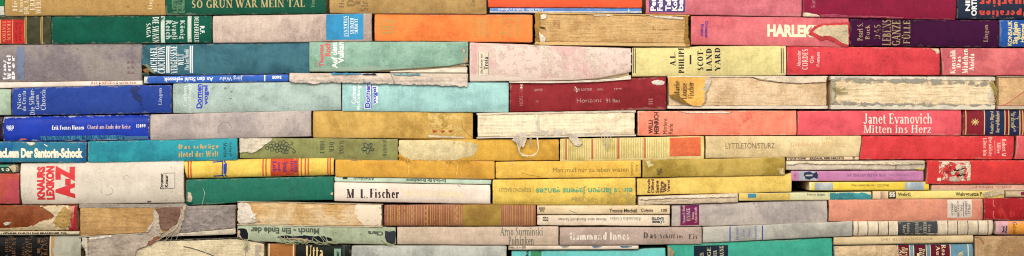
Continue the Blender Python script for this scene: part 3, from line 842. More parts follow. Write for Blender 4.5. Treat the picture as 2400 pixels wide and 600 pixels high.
thread(b, [(913, 163, 6), (916, 172, 7), (921, 184, 7), (925, 192, 7), (927, 197, 7)], .5, '5a7a72')
b = book(EX, (678, 171, 191, 1097, 172, 192), 'd6c2b0', 'thin torn paperback with bare white spine under the mint green book', relief=.0022, ragged=2.5, streak=.3, bulge=.001, yf=-.003, alt='c3ae9c')
patch(b, [(680, 180), (760, 182), (900, 184), (1000, 184), (1095, 186), (1096, 204), (1070, 201), (1040, 201), (1010, 199), (960, 199), (900, 196), (800, 194), (755, 193), (735, 198), (722, 194), (690, 194), (680, 191)], 'd9c6b5', 'torn_spine', amp=1.8, off=.0016, thick=.0022, clamp=False, streak=.3)
for q, c in (([(776, 171.5), (800, 171), (845, 172), (850, 175), (780, 175)], '4a9cc0'), ([(850, 173), (880, 173), (884, 176), (852, 176)], '28364a'), ([(820, 187), (850, 184), (872, 190), (885, 196), (835, 192)], '4f98a8'), ([(916, 173), (985, 173), (985, 177), (930, 177)], '6fa8ae')): patch(b, q, c, 'cover_scrap', off=.002, thick=.0006, clamp=False)
panel(b, 987, 172, 1096, 180, 'cdbca4', 'paper_scrap', sa=.5)
b = book(HC, (1100, 99, 192, 1480, 112, 172), 'cf9f9b', 'dusty pink book with a small cream label and pale rubbed patches', top=[(1100, 99), (1250, 105), (1480, 113)], bot=[(1100, 191), (1230, 190), (1340, 188), (1400, 184), (1450, 175), (1480, 169)], alt='d9bfae', altamt=.9, sa=.4, speck=.9, grain=.3, ea=.6, edge='e0d0c0', blockbot=[(1100, 189), (1350, 191), (1480, 178)])
for q in ([(1162, 108), (1190, 104), (1250, 110), (1275, 116), (1268, 150), (1270, 182), (1230, 186), (1170, 165), (1160, 135)], [(1392, 112), (1478, 115), (1476, 165), (1440, 176), (1418, 178), (1414, 150), (1400, 135)], [(1296, 118), (1318, 122), (1312, 165), (1298, 170), (1302, 140)]):
    patch(b, q, 'd9bfb1', 'worn_patch', amp=4, off=.0002, thick=0, wear=.4)
l = panel(b, 1119, 121, 1147, 177, 'dccdb4', sa=.3, ea=.3)
panel(b, 1120.5, 123, 1121.5, 175, '8a7a68', 'stripe', parent=l); panel(b, 1144.5, 123, 1145.5, 175, '8a7a68', 'stripe', parent=l)
text(b, 'Troia', 1134, 134, 1144, 163, 'a', '2c241e', 'r', .05, parent=l, bold=1.2)
text(b, 'Ein Roman aus', 1126, 127, 1131, 172, 'a', '6a5c4c', 'r', .1, parent=l)
block(b, 'cover', worn('dfd0bc', 300, 8, sa=.6, speck=1), 1194, 1478, lambda x: pl([(1194, 191), (1340, 189.5), (1400, 187), (1450, 182), (1478, 176)], x), lambda x: pl([(1194, 194), (1290, 195), (1400, 192), (1478, 186)], x), lambda x, y: b.yf + .001 + .0016 * noise.noise(Vector((x * .07, y * .3, 0))), .1, 4, 4, 1.5)
b = book(HC, (1481, 112, 179.5, 1842, 107, 177), 'dccd83', 'pale yellow book with bold black serif capitals and black lines', top=[(1481, 112), (1610, 111), (1640, 108), (1842, 107)], alt='d3c27a', speck=.5, sa=.3)
for s, x, w, y0, y1 in (('A.L.', 1570, 13, 123, 155), ('PHILIPP', 1590, 13, 110, 171), ('SCOT-', 1634, 14, 114, 165), ('LAND', 1655, 13, 114, 166), ('YARD', 1675, 13, 112, 167)): text(b, s, x, y0, x + w, y1, 'a', '1c1a16', 'r', .03, bold=1.4)
panel(b, 1616, 129, 1620, 151, '2a2820', 'dash')
for x in (1484, 1488, 1830, 1834.5): panel(b, x, 113, x + 1.8, 171, '302d22', 'stripe', wear=.1)
panel(b, 1839, None, 1841.5, None, 'e0d6b0', 'stripe')
b = book(HC, (1843.5, 107, 175, 2204, 112, 176), 'd83a42', 'red cloth book with small white lettering and a chipped top corner', alt='cf323c', speck=.9, sa=.25)
for s, x, w, y0, y1, f, wr in (('Alexander', 1868, 9, 118, 156, 's', .2), ('CORDES', 1880, 14, 115, 163, 'r', .1), ('Gin', 1898, 9, 131, 148, 's', .3), ('Roman', 1913, 8, 122, 156, 'r', .5)): text(b, s, x, y0, x + w, y1, 'a', 'ecc9bf', f, wr)
patch(b, [(2183, 113), (2201, 112), (2202, 124), (2196, 125)], 'd8c4a0')
b = book(HC, (2205, 112, 176, 2620, 113, 177), 'db6d6c', 'salmon red book with bold white italic lettering, right edge of its row', skl=5, alt='c95c60', altamt=.8, speck=.7)
for s, x, w, y0, y1 in (('Konsalik', 2228, 12, 116, 172), ('Das', 2242, 10, 132, 158), ('Mädchen', 2256, 13, 115, 172), ('Aniela', 2271, 13, 126, 166)): text(b, s, x, y0, x + w, y1, 'a', 'f0e0cc', 'r', .08, bold=1.3)

# ---- row 4
b = book(HC, (-200, 209, 271, 27, 209, 270), 'a9bea4', 'pale green book end left of the dark blue one')
b = book(HC, (28, 206, 271, 403, 198, 264.5), '263f8e', 'dark blue book with broken silver lettering and an ink stain', alt='2c489a', altamt=.7, speck=.5, sa=.2)
for s, x, w, y0, y1 in (('Nico', 42, 9, 220, 256), ('de Crosta', 53, 9, 213, 260), ('Die Silber-', 70, 12, 208, 270), ('Garm', 84, 9, 222, 256), ('Chosch', 96, 12, 210, 258)): text(b, s, x, y0, x + w, y1, 'a', 'b6bccb', 'r', .3)
text(b, 'Lingen', 372, 206, 382, 246, 'a', 'aab4cf', 'r', .35, 'publisher_lettering')
patch(b, [(305, 210), (318, 204), (334, 206), (338, 222), (332, 238), (338, 256), (330, 262), (325, 240), (310, 228)], '1a2b66', 'ink_stain', amp=4, off=.0001, thick=0)
b = book(HC, (404.5, 195, 266, 800, 191, 259), 'aabdb4', 'grey green cloth book with blue title and dark smudges', alt='9db3aa', speck=.8, sa=.3)
for s, x, w, y0, y1 in (('Colleen', 428, 10, 202, 248), ('McCullough', 441, 10, 196, 264)): text(b, s, x, y0, x + w, y1, 'a', 'd7e0d9', 's', .3, 'author_lettering')
for s, x, w, y0, y1 in (('Dornen', 460, 13, 197, 254), ('vogel', 477, 13, 200, 246)): text(b, s, x, y0, x + w, y1, 'a', '2632c0', 'b', .06, bold=.03)
drawing(b, [[(474, 250), (475, 198)]], 1.6, '2632c0', 'underline')
patch(b, [(524, 206), (534, 201), (548, 204), (550, 214), (540, 219), (528, 216)], '6f7c74', 'smudge', amp=3, off=.0001, thick=0)
patch(b, [(492, 206), (502, 203), (506, 210), (498, 213)], '82918a', 'smudge', amp=2, off=.0001, thick=0)
patch(b, [(538, 230), (543, 229), (543, 233), (539, 233)], '5c665f', 'smudge', amp=1, off=.0001, thick=0)
b = book(HC, (801, 193.5, 261, 1193, 193, 264), '9ccac5', 'light aqua book with white and outlined blue lettering', alt='91bfbb', speck=.6, sa=.3)
for s, x, w, y0, y1 in (('Colleen', 824, 10, 202, 243), ('McCullough', 836, 11, 195, 257)): text(b, s, x, y0, x + w, y1, 'a', 'f0f2ec', 's', .1, 'author_lettering', bold=.01)
for dx, c, bo, of in ((0, 'f2f2f2', .085, .0002), (0, '2a2fc4', .03, .00032)):
    for s, x, w, y0, y1 in (('Dornen', 855, 13, 195, 253), ('vogel', 873, 12, 204, 244)):
        k = 1.6 if bo > .05 else 0
        text(b, s, x - k, y0 - k, x + w + k, y1 + k, 'a', c, 'b', .03, bold=bo, off=of)
drawing(b, [[(869.5, 254), (870.5, 198)]], 1.6, '2a2fc4', 'underline')
b = book(HC, (1194, 194, 262, 1562, 181, 257), '93292e', 'dark red book with fragments of rubbed off title, above the peach one', top=[(1194, 194), (1330, 192.5), (1420, 189), (1480, 182), (1562, 179.5)], alt='862329', speck=.5, sa=.2)
text(b, 'N', 1219, 198, 1225, 207, 'a', 'e0d4b4', 'b', .1)
text(b, 'NORDEN', 1217, 210, 1226, 248, 'a', 'b36a66', 's', .45)
for s, x0, x1, y0, y1, wr in (('HAMMER', 1252, 1272, 208, 214, .4), ('DER UNTER', 1345, 1388, 207, 213, .3), ('GANG', 1400, 1414, 207, 212, .45), ('IM', 1440, 1456, 206, 210, .2), ('ROMAN', 1256, 1262, 233, 240, .5), ('Horizont', 1352, 1410, 230, 240, .45), ('91', 1420, 1430, 231, 241, .2), ('Bau', 1436, 1452, 231, 240, .3)): text(b, s, x0, y0, x1, y1, 'h', 'b88a84', 's', wr)
text(b, 'III', 1520, 231, 1530, 245, 'a', 'b36a66', 'r', .3, 'publisher_lettering')
patch(b, [(1526, 191), (1540, 187), (1558, 191), (1556, 197), (1540, 200), (1530, 197)], 'd9cdbc', label='white chip at the top right corner')
drawing(b, [[(1347, 203), (1351, 207), (1353, 214), (1350, 216)]], 1.6, 'd8c6b4', 'scratch', .1)
b = book(EX, (1564, 178, 255, 1941, 178, 255), 'e4c49a', 'spineless book with a curling yellow paper flap on its left', tb=3, bb=7, board='e2d3bd', alt='cfa878', streak=.32, relief=.0016, yf=.001)
patch(b, [(1565, 181), (1664, 181), (1667, 190), (1652, 215), (1650, 241), (1642, 249), (1625, 248), (1605, 240), (1580, 232), (1570, 226)], 'f0b349', 'torn_spine', off=lambda x, y: .0018 + .00006 * max(0, y - 205), thick=.0008, amp=.8, sa=.15, grain=.15, speck=.2, ea=.2)
for s, x, w, y0, y1 in (('Marie', 1579, 13, 190, 226), ('Louise', 1596, 13, 195, 232), ('Fischer', 1611, 14, 192, 231)): text(b, s, x, y0, x + w, y1, 'a', '4a3a20', 'r', .08, 'author_lettering', off=.0045)
patch(b, [(1655, 182), (1664, 184), (1667, 192), (1656, 215), (1654, 240), (1644, 246), (1637, 242), (1640, 222), (1650, 205)], 'c4b8a4', 'torn_patch', off=.0022, thick=.001)
patch(b, [(1567, 223), (1585, 221), (1600, 232), (1618, 246), (1600, 243), (1576, 231)], '9a7430', 'torn_patch', off=.0045, thick=.0008, label='curled dark underside of the flap')
drawing(b, [[(1760, 180), (1780, 188), (1820, 193), (1868, 197), (1935, 194)]], 1.6, '5c4630', 'crack', .1)
patch(b, [(1762, 180), (1938, 180), (1936, 192), (1868, 195), (1820, 191), (1785, 186)], 'e0c9aa', 'paper_scrap', amp=1, off=.001)
for x in (1937,):
    for y in range(196, 246, 4): drawing(b, [[(x, y), (x + 3, y + .5)]], 1.8, '4a3a2c', 'headband')
b = book(EX, (1945, 178, 256, 2332, 180, 257), 'ecd3a8', 'thick spineless book with grey frayed glue along its pale page block', tb=9, bb=11, board='d6cbb4', alt='e2c496', streak=.3, relief=.0022, ragged=2.5, yf=-.001, skl=0)
for q, c in (([(1948, 181), (1990, 183), (2060, 186), (2150, 184), (2220, 187), (2318, 190), (2318, 198), (2290, 203), (2262, 195), (2200, 198), (2100, 193), (2040, 196), (1960, 191)], '8f8879'), ([(1955, 236), (2000, 240), (2080, 243), (2180, 240), (2250, 246), (2322, 244), (2322, 250), (2100, 250), (1955, 248)], '978f80'), ([(2318, 186), (2330, 188), (2330, 245), (2318, 248), (2314, 225), (2320, 205)], 'cfc4ac')): patch(b, q, c, 'glue_remnant', amp=3.4, off=.0016, thick=.0014)
patch(b, [(1947, 184), (1956, 186), (1958, 238), (1948, 243)], 'b5ab8c', 'headband_cloth', off=.002, thick=.002)
rr = random.Random(4)
for i in range(5): thread(b, [(1950 + rr.uniform(-2, 4), 224 + rr.uniform(-22, 12), 5), (1962 + rr.uniform(-5, 5), 214 + rr.uniform(-12, 12), 8), (1975 + rr.uniform(-8, 14), 208 + rr.uniform(-6, 12), 6)], .9, '968a50')
for i in range(8): thread(b, [(2322 + rr.uniform(-4, 2), 188 + rr.uniform(-2, 18), 5), (2329 + rr.uniform(-4, 4), 200 + rr.uniform(-8, 12), 8), (2333 + rr.uniform(-4, 4), 215 + rr.uniform(-6, 32), 6)], .8, 'a5923c')
b = book(EX, (2336, 179, 256, 2640, 180, 256), 'd6ac76', 'spineless tan page block with red scratched lines at the right edge', tb=2, bb=8, board='b9a68a', alt='c89c66', streak=.28)
drawing(b, [[(2364, 240), (2380, 228), (2396, 216), (2412, 206)], [(2340, 250), (2352, 246), (2364, 240)]], 1.5, 'c8484a', 'scratch', .15)
panel(b, 2340, 247, 2470, 252, 'b05048', 'cover_remnant', wear=.4)

# ---- row 5
b = book(HC, (-200, 274, 326, 5, 274, 327), '33243f', 'dark purple book end left of the shiny blue paperback')
b = book(PB, (6, 273, 331, 350, 268, 328), '2340b4', 'glossy blue paperback with white title and striped picture along its lower edge', bulge=.0045, alt='2038a0', altamt=.4, ea=.75, edge='d8d4d8', speck=.5, rough=.35)
text(b, 'Erik Fosnes Hansen', 122, 294, 197, 304, 'h', 'eeeef2', 'r', .06, 'author_lettering', bold=1.3)
text(b, 'Choral am Ende der Reise', 205, 292, 306, 302, 'h', 'd8b6a8', 'r', .06, bold=1.1)
text(b, '13099', 320, 291, 341, 299, 'h', 'eeeef2', 'r', .06, bold=1.3)
drawing(b, [ring(18 + 6 * i, 296.5 + (3 if j else 0), 2.1, 8) for j in (0, 1) for i in range(3)] + [ring(21 + 6 * i, 303.5, 2, 8) for i in range(2)], 1.2, 'e2e4ee', 'publisher_mark', .05)
panel(b, 92, 318, 292, 327.5, '1b3278', 'cover_picture', mat=streaky(['101a3c', '17285c', '2f7ab4', '17285c', '57a9cc', '1b3278', '3d93c0']))
panel(b, 290, 319, 346, 327, '4a76a4', 'cover_picture', wear=.3)
patch(b, [(44, 327.5), (49, 324.5), (58, 324.5), (63, 328)], 'e8825c', 'cover_picture', amp=.3, off=.0003, thick=0)
b = book(HC, (352, 268, 329, 730, 259, 320), 'bdada3', 'plain grey lilac cloth book with water rings', alt='a99c98', speck=.6, sa=.4, grain=.3)
drawing(b, [[(528 + 16 * math.cos(a * .3), 304 + 18 * math.sin(a * .3)) for a in range(9, 21)]], 1.6, '94877f', 'water_stain', .45)
drawing(b, [[(628 + 12 * math.cos(a * .3), 300 + 9 * math.sin(a * .3)) for a in range(9, 20)]], 1.6, '9c9088', 'water_stain', .5)
b = book(HC, (732, 258.5, 323, 1109, 264, 326), 'd2a74a', 'mustard cloth book with a trace of a torn off label', alt='b98f38', altamt=.8, speck=.6, sa=.4, grain=.3)
patch(b, [(1002, 265), (1082, 267), (1084, 321), (1004, 319)], 'd3ae55', 'label_trace', amp=1, off=.0001, thick=0, sa=.2)
patch(b, [(1003, 316), (1030, 318), (1088, 321), (1088, 323.5), (1004, 321)], 'eadfc4', 'paper_scrap', amp=.8, off=.0003, thick=0)
for x in (1013, 1033, 1050): patch(b, [(x, 307), (x + 9, 305), (x + 10, 309), (x + 3, 311)], 'c04a2a', 'label_scrap', amp=1.5, off=.0003, thick=0)
drawing(b, [[(1082, 282), (1084, 300), (1096, 314), (1108, 322)]], 1.2, 'a07c30', 'scratch', .2)
b = book(EX, (1116, 265, 325, 1491, 258, 319), 'eedcb8', 'creamy white spineless book with loose threads hanging from it', tb=5, bb=4, board='d9c8ae', alt='dfc8a2', streak=.1, relief=.0018, vs=.1, sa=.25, speck=.9, yf=-.0005, grain=.35)
patch(b, [(1205, 314), (1260, 306), (1300, 300), (1330, 312), (1370, 312), (1420, 308), (1470, 316), (1420, 321), (1260, 325), (1215, 322)], 'cfc2b0', 'glue_remnant', amp=3, off=.001, thick=.0008)
patch(b, [(1260, 267), (1266, 268), (1262, 290), (1270, 312), (1258, 313), (1256, 288)], 'c9bda6', 'glue_remnant', amp=2.2, off=.0006)
patch(b, [(1204, 322), (1236, 322), (1226, 346), (1214, 338), (1200, 328)], 'd4c6b2', 'torn_cloth', amp=1.6, off=.0050, thick=.001, clamp=False)
rr = random.Random(12)
for i in range(5): thread(b, [(1205 + i * 5, 320, 8), (1212 + i * 2.5, 336 + i, 9), (1216 + rr.uniform(-1, 1), 352, 9), (1222 + rr.uniform(-3, 3), 362 + rr.uniform(-3, 3), 8), (1234 + i, 367, 8)], .75, 'e2d4bc')
for i in range(3): thread(b, [(1222, 362 + i, 8), (1238, 365 + i, 9), (1252, 366 - i * 2, 9), (1262, 352 + i, 9), (1260 + i, 336, 9), (1258 + i, 322, 8)], .7, 'e4d8c2')
for i in range(3): thread(b, [(1242 + i * 2, 322, 8), (1243 + i, 334, 9), (1242 + i * 3, 344, 8)], .7, 'cdbfa6')
patch(b, [(1328, 316), (1350, 318), (1364, 336), (1356, 344), (1346, 340), (1336, 328)], 'cfc0a6', 'torn_cloth', amp=1.4, off=.0050, thick=.001, clamp=False)
for i in range(4): thread(b, [(1408 + i * 8, 318, 7), (1414 + i * 4, 334, 9), (1422 + i, 348 + rr.uniform(-2, 4), 8)], .75, 'cdbf9e')
b = book(HC, (1494, 260, 318, 1868, 258.5, 317), 'f48b6a', 'peach orange book with black lettering reading upwards at its left', alt='ee7a5c', altamt=.7, speck=.6, sa=.2, ea=.5, edge='ecd2b8')
for s, x, w, y0, y1, f in (('WILLI', 1520, 10, 282, 313, 'b'), ('HEINRICH', 1533, 11, 263, 314, 'b'), ('Mittlere', 1554, 10, 278, 314, 's'), ('Reife', 1567, 10, 290, 314, 's')): text(b, s, x, y0, x + w, y1, 'a', '3a2024', f, .05)
patch(b, [(1590, 261), (1612, 260), (1660, 261), (1718, 262), (1706, 265.5), (1640, 265), (1612, 265)], 'e8d6bc', amp=.8, off=.0005)
patch(b, [(1728, 265), (1770, 262), (1768, 272), (1752, 284), (1744, 288), (1738, 276)], 'e4684c', 'stain', amp=3, off=.0001, thick=0)
b = book(HC, (1869, 260, 317, 2254, 257, 318), 'ea5661', 'coral red book with two lines of large white title', alt='e04c58', speck=.5, sa=.15, grain=.2)
text(b, 'Janet Evanovich', 2023, 266, 2184, 290, 'h', 'f3dfd0', 'r', .03, bold=.92, name='author_lettering')
text(b, 'Mitten ins Herz', 2024, 293, 2182, 311.5, 'h', 'f3dfd0', 'r', .03, bold=.92)
b = book(HC, (2256, 257, 317, 2640, 256, 318), '8c1f2d', 'maroon and navy book with gold lines and a gold star', rough=.4, alt='7c1826')
for x, xx in ((2308, 2353), (2366, 2389)): panel(b, x, None, xx, None, '1c2550', 'title_label')
for x in (2262.5, 2306, 2354, 2363, 2389, 2396): panel(b, x, None, x + 2.2, None, 'd8b96a', 'stripe')
drawing(b, [[(2285 + 9 * math.cos(a), 286 + 8 * math.sin(a)), (2285 - 9 * math.cos(a), 286 - 8 * math.sin(a))] for a in (0, .785, 1.571, 2.356)], 2, 'd8b96a', 'star_emblem', .05)
for s, x, w, y0, y1 in (("Reader's Digest", 2320, 10, 260, 313), ('Auswahlbücher', 2333, 9, 260, 312), ('MARK TWAIN', 2369, 6, 266, 300), ('DER TEE BEI', 2375, 6, 262, 308), ('ANWALT', 2382, 5, 266, 300)): text(b, s, x, y0, x + w, y1, 'a', 'd8bd80', 'r', .08)

# ---- row 6
b = book(HC, (-180, 331, 381, 203, 332, 381), '1c5f90', 'blue book with large cream outlined title along its spine, left end', alt='2a7a96', altamt=.8, speck=.5, ea=.5)
text(b, 'MacLean Der Santorin-Schock', -14, 347, 195, 370, 'h', 'efe2c6', 'b', .08, bold=.06)
patch(b, [(62, 334), (80, 333), (84, 338), (76, 341), (66, 338)], 'dcd2b8', 'torn_patch', off=.0003, thick=.0003)
drawing(b, [[(104, 338), (112, 343)]], 2.2, 'd8d4c0', 'scratch', .2)
b = book(HC, (205, 331.5, 381, 557, 323, 376), '1e99a6', 'turquoise book with orange worn lettering at its right end', alt='1a8b9c', altamt=.8, speck=.6, sa=.4)
for s, x0, x1, y0, y1 in (('Das schräge', 419, 513, 338, 351), ('Hotel der Welt', 419, 513, 354, 368)): text(b, s, x0, y0, x1, y1, 'h', 'c8a44e', 'r', .42, bold=1.6)
for s, x in (('Martin', 524), ('Gregor', 536)): text(b, s, x, 334, x + 9, 368, 'd', '14505c', 'r', .2, 'author_lettering')
b = book(HC, (561, 322, 371, 933, 326, 377.5), '8e9152', 'olive green book with drawn grapes and a vine leaf', alt='827f48', altamt=.8, speck=.5, sa=.4)
GR = [(626, 347), (634, 342), (641, 336), (649, 341), (656, 336), (664, 334), (671, 338), (637, 350), (645, 347), (653, 346), (661, 344), (668, 347), (649, 353), (657, 352), (664, 355), (671, 356), (674, 348)]
drawing(b, [ring(x, y, 4.2, 10) for x, y in GR] + [[(674, 343), (682, 346), (690, 352), (693, 356), (689, 359), (684, 355)], [(676, 339), (683, 340), (687, 336), (682, 333)]], 1.5, '2f4038', 'grape_emblem', .08)
leaf = [(862 + r * math.cos(t), 347 + .92 * r * math.sin(t)) for t, r in ((q * .1309, 5.5 + 9.5 * abs(math.cos(2.5 * (q * .1309 - .35))) ** 1.3) for q in range(49))]
drawing(b, [leaf, [(851, 357), (862, 347), (870, 336)], [(862, 347), (853, 343)], [(862, 347), (872, 350)]], 1.8, '2f4038', 'leaf_emblem', .05)
for s, x, w, y0, y1 in (('HIRT', 750, 10, 331, 361), ('DER', 772, 10, 333, 357), ('NANS', 795, 10, 330, 361)): text(b, s, x, y0, x + w, y1, 'd', '3a4334', 'r', .1)
text(b, 'MONNIER', 897, 326, 906, 366, 'd', '4a4a34', 'r', .12, 'author_lettering')
patch(b, [(561, 323), (575, 325), (590, 322.5), (637, 322.5), (637, 330), (614, 346), (606, 352), (590, 360), (577, 356), (563, 358), (561, 344)], 'd9cbb2', off=.0012, thick=.0016, amp=1.4, label='torn paper at the left end')
drawing(b, [[(570, 347), (590, 338), (612, 334)], [(572, 352), (592, 350), (606, 342)]], 1.6, 'a0947c', 'painted_crease', .1)
b = book(HC, (934, 327, 379, 1311, 326, 376), 'd6a325', 'deep yellow cloth book with a big bare cream patch and frayed edge', alt='c7931c', altamt=.8, speck=.5, sa=.3)
patch(b, [(935, 328), (960, 327.5), (1040, 328), (1108, 334), (1120, 338), (1118, 352), (1104, 366), (1066, 375), (1000, 376.5), (960, 374), (944, 366), (935, 356)], 'dac690', amp=2.2, off=.0003, thick=0, sa=.4, grain=.4)
fringe(b, 932, 962, lambda x: pl([(932, 362), (962, 376)], x), 46, 'dba934', 12, 21, r=.8, d=3.5)
fringe(b, 1045, 1100, 375, 40, 'd8a832', 14, 22, r=.8, d=3.5)
fringe(b, 1060, 1118, lambda x: pl([(1060, 332), (1118, 340)], x), 40, 'dcc070', 7, 23, d=0)
fringe(b, 960, 1046, 376, 24, 'c9a238', 5, 24)
b = book(HC, (1312, 325, 379, 1651, 319, 373), 'e8d286', 'pale yellow ribbed book with red bars and a red square', alt='cdb95c', speck=.6, sa=.4, bulge=.0025)
rib = []
x = 1318
ribs = [[(q, b.top(q) + 1.5), (q + 1.2, b.top(q) + 1.5), (q + 1.2, b.bot(q) - 5), (q, b.bot(q) - 5)] for q in [1316 + 4.1 * i for i in range(61)]]
drawing(b, [], 1, 'b49d50', 'ribbing', .1, None, ribs)
for x in (1323.5, 1385, 1446, 1508): panel(b, x, None, x + 5, b.bot(x) - 4.5, 'cc4a2c', 'stripe', wear=.12)
for x in (1320, 1329.5, 1381, 1391, 1442, 1452, 1504, 1514): panel(b, x, None, x + 2, b.bot(x) - 4.5, 'e6d98a', 'stripe', wear=.1)
panel(b, 1569, 322, 1642, 366, 'dc4c34', 'title_label', sa=.25, alt='e06a34', altamt=.7, speck=.5, grain=.4, ea=.6, edge='e8d0b0')
b = book(HC, (1653, 319, 371, 2020, 318, 367), 'e4cc95', 'cream yellow book with thin dark capitals, left of the red one', skr=-6, alt='d9bd84', speck=.6, sa=.3)
text(b, 'LYTTLETON/STURZ', 1700, 335, 1815, 348, 'h', '7a6a4c', 's', .22, 'author_lettering')
text(b, 'Große der Bildung', 1852, 332, 1980, 346, 'h', 'd8ad74', 'r', .3)
b = book(HC, (2021, 319, 374, 2380, 318, 374), 'df363b', 'scarlet red book with small white title at its right end', skl=-7, skr=-4, alt='d83034', altamt=.8, speck=.6, sa=.2)
for s, x, w, y0, y1 in (('Löwe hin', 2305, 9, 324, 366), ('Der nächste', 2318, 9, 322, 366), ('Miller', 2337, 9, 334, 360), ('Robert M', 2349, 10, 326, 366)): text(b, s, x, y0, x + w, y1, 'd', 'ecc4b4', 'r', .22)
drawing(b, [[(2332, 330), (2333, 362)]], 1, 'e4b0a4', 'line', .1)
b = book(HC, (2382, 318, 373.5, 2640, 318, 373), 'dd5458', 'rose red book end at the right edge beside the scarlet one', skl=-4, speck=.5)

# ---- row 7
b = book(PB, (-150, 384, 404, 40, 384, 405), '1c4f42', 'small dark green paperback with a bent torn corner, left edge')
text(b, 'esse', -20, 394, 24, 401, 'u', 'd8d0b0', 'r', .1, bold=1.3)
panel(b, -100, 387, 22, 391, '3f8a70', 'stripe', wear=.2)
patch(b, [(21, 390), (32, 386), (40, 389), (38, 403), (33, 404), (27, 396)], 'c4ae88', off=.001, thick=.001)
b = book(HC, (-200, 405, 478, 46, 406, 478), 'b8444e', 'rose red book end beside the big white dictionary', alt='c0503a', altamt=.7, speck=.5)
b = book(HC, (47, 382, 480, 432, 375, 475.5), 'ddd0be', 'thick white dictionary with big red capitals', alt='d7cab6', altamt=.6, speck=.6, sa=.12, grain=.10, weave=.25, skl=3, yf=0, bulge=.007, rough=.5)
for s, x, w, y0, y1 in (('KNAURS', 88, 19, 390, 468), ('LEXIKON', 109, 20, 389, 468)): text(b, s, x, y0, x + w, y1, 'a', 'd8232a', 'b', .02, bold=.065)
text(b, 'A-Z', 131, 388, 177, 465, 'a', 'd8232a', 'b', .02, bold=.07)
for s, x, w, y0, y1 in (('Droemer', 376, 8, 406, 443), ('Knaur', 387, 8, 409, 439)): text(b, s, x, y0, x + w, y1, 'a', '2a2624', 'b', .05, 'publisher_lettering')
drawing(b, [[(384, 406), (411, 405), (411, 441), (384, 442)]], 1, '5c544c', 'frame_line', .05)
patch(b, [(343, 472), (352, 470), (356, 475), (346, 476)], '2c4450', 'ink_stain', amp=1.5, off=.0002, thick=0)
for x, y, r in ((252, 447, 14), (298, 416, 7)): drawing(b, [ring(x, y, r, 16, r * .7)], 1.2, '9c9080', 'stain', .55)
b = book(HC, (429.5, 377, 418.5, 783, 367, 411), 'edc942', 'glossy yellow book with blue ornament and red title square', skl=6, rough=.35, alt='e3bd38', speck=.4, sa=.2, bulge=.0045)
for x in (440, 446, 767, 772.5): panel(b, x, None, x + 3, None, 'c83c1e', 'stripe', wear=.1)
for x in (615, 622, 704.5, 714, 721): panel(b, x, None, x + 3, None, 'cc4420', 'stripe', wear=.1)
l = panel(b, 634, None, 700, None, 'd9481f', 'title_label', sa=.15, ea=.2)
for s, x, w, y0, y1 in (('Lob', 639, 10, 378, 402), ('und', 651, 8, 380, 400), ('Armut', 663, 12, 378, 404), ('ERNTE', 681, 7, 377, 402), ('KLEINE', 690, 7, 377, 404)): text(b, s, x, y0, x + w, y1, 'd', '4a2c7c', 'r', .15, parent=l)
drawing(b, [[(499, 380), (522, 378)], [(500, 413), (524, 411)], [(519, 373), (522, 379), (521, 410), (525, 416)], [(527, 371), (526, 380), (531, 384), (530, 404), (527, 410), (532, 414)]], 2.6, '223f94', 'ornament', .08, extra=[rect(524, 384, 530, 407)])
b = book(HC, (785, 374, 414.5, 1160, 378, 420.5), 'd9a022', 'golden yellow cloth book above the thin mint language booklet', alt='cb9118', altamt=.8, speck=.5, sa=.35)
for x in (957, 1071, 1040): drawing(b, [[(x, 380), (x + 2, 394), (x - 1, 410)]], 2, 'e6bc4c', 'painted_crease', .4)  # lighter lines painted as highlights along the creases
patch(b, [(820, 373), (842, 374), (850, 377), (822, 376)], '4a5a2c', 'stain', amp=1.5, off=.0002, thick=0)
b = book(HC, (1161, 379, 418.5, 1503, 375.5, 415.5), 'efc139', 'bright yellow book with thin outlined title at its right end', alt='e6b430', speck=.5, sa=.3)
text(b, 'Man muß nur zu leben wissen', 1296, 392, 1473, 403, 'h', '8c7428', 's', .12, bold=.0)
for s, x, w, y0, y1 in (('Anne', 1489, 7, 385, 402), ('Colverbach', 1478, 7, 380, 411)): text(b, s, x, y0, x + w, y1, 'd', '8c7428', 's', .1, 'author_lettering')
drawing(b, [[(1222, 405), (1245, 411), (1268, 414)]], 1.2, 'b08a20', 'scratch', .2)
b = book(HC, (1505, 375, 416.5, 1840, 368, 411), 'c0a041', 'olive mustard cloth book with a stained left end', alt='a58828', altamt=.8, speck=.7, sa=.45)
for x, y, c in ((1522, 384, 'c8b878'), (1546, 402, '6c5820'), (1830, 402, 'd0b880')): patch(b, [(x - 9, y - 6), (x + 4, y - 9), (x + 9, y + 4), (x - 2, y + 9)], c, 'stain', amp=3, off=.0001, thick=0)
b = book(PB, (1842, 369, 376.5, 2014, 366, 375), 'e6c9a4', 'thin cream paperback with black capitals under the cream yellow book', skr=0, yf=.0005)
text(b, 'Hanns Rösler', 1847, 367.5, 1890, 374, 'h', '3a2c24', 'b', .15, 'author_lettering')
text(b, 'ERZÄHL MIR NICHTS', 1898, 366.5, 1978, 373.5, 'h', '2a201c', 'b', .1)
panel(b, 1842, None, 1846, None, '2a2420', 'stripe'); text(b, 'HE', 1998, 366.5, 2004, 373.5, 'a', '2a201c', 'b', .1)
b = book(EX, (1842, 377, 398.5, 2168, 376, 397.5), 'e0cdb4', 'cream paperback with torn upper cover, right of the olive mustard book', relief=.0012, ragged=1.2, bulge=.001, streak=.26, yf=0)
patch(b, [(1843, 378), (1900, 377.5), (1990, 378.5), (2080, 380), (2166, 378), (2164, 384), (2100, 386), (2000, 384), (1930, 385), (1880, 383), (1843, 386)], 'ead6b2', 'torn_cover', amp=1.2, off=.0018, thick=.0014)
patch(b, [(2098, 378), (2102, 378), (2101, 396), (2098, 396)], 'b89a84', 'painted_crease', amp=.6, off=.0003, thick=0)
patch(b, [(2146, 395), (2165, 394.5), (2164, 400), (2150, 399)], 'e8cf40', 'cover_scrap', amp=.5, off=.0008, clamp=False)
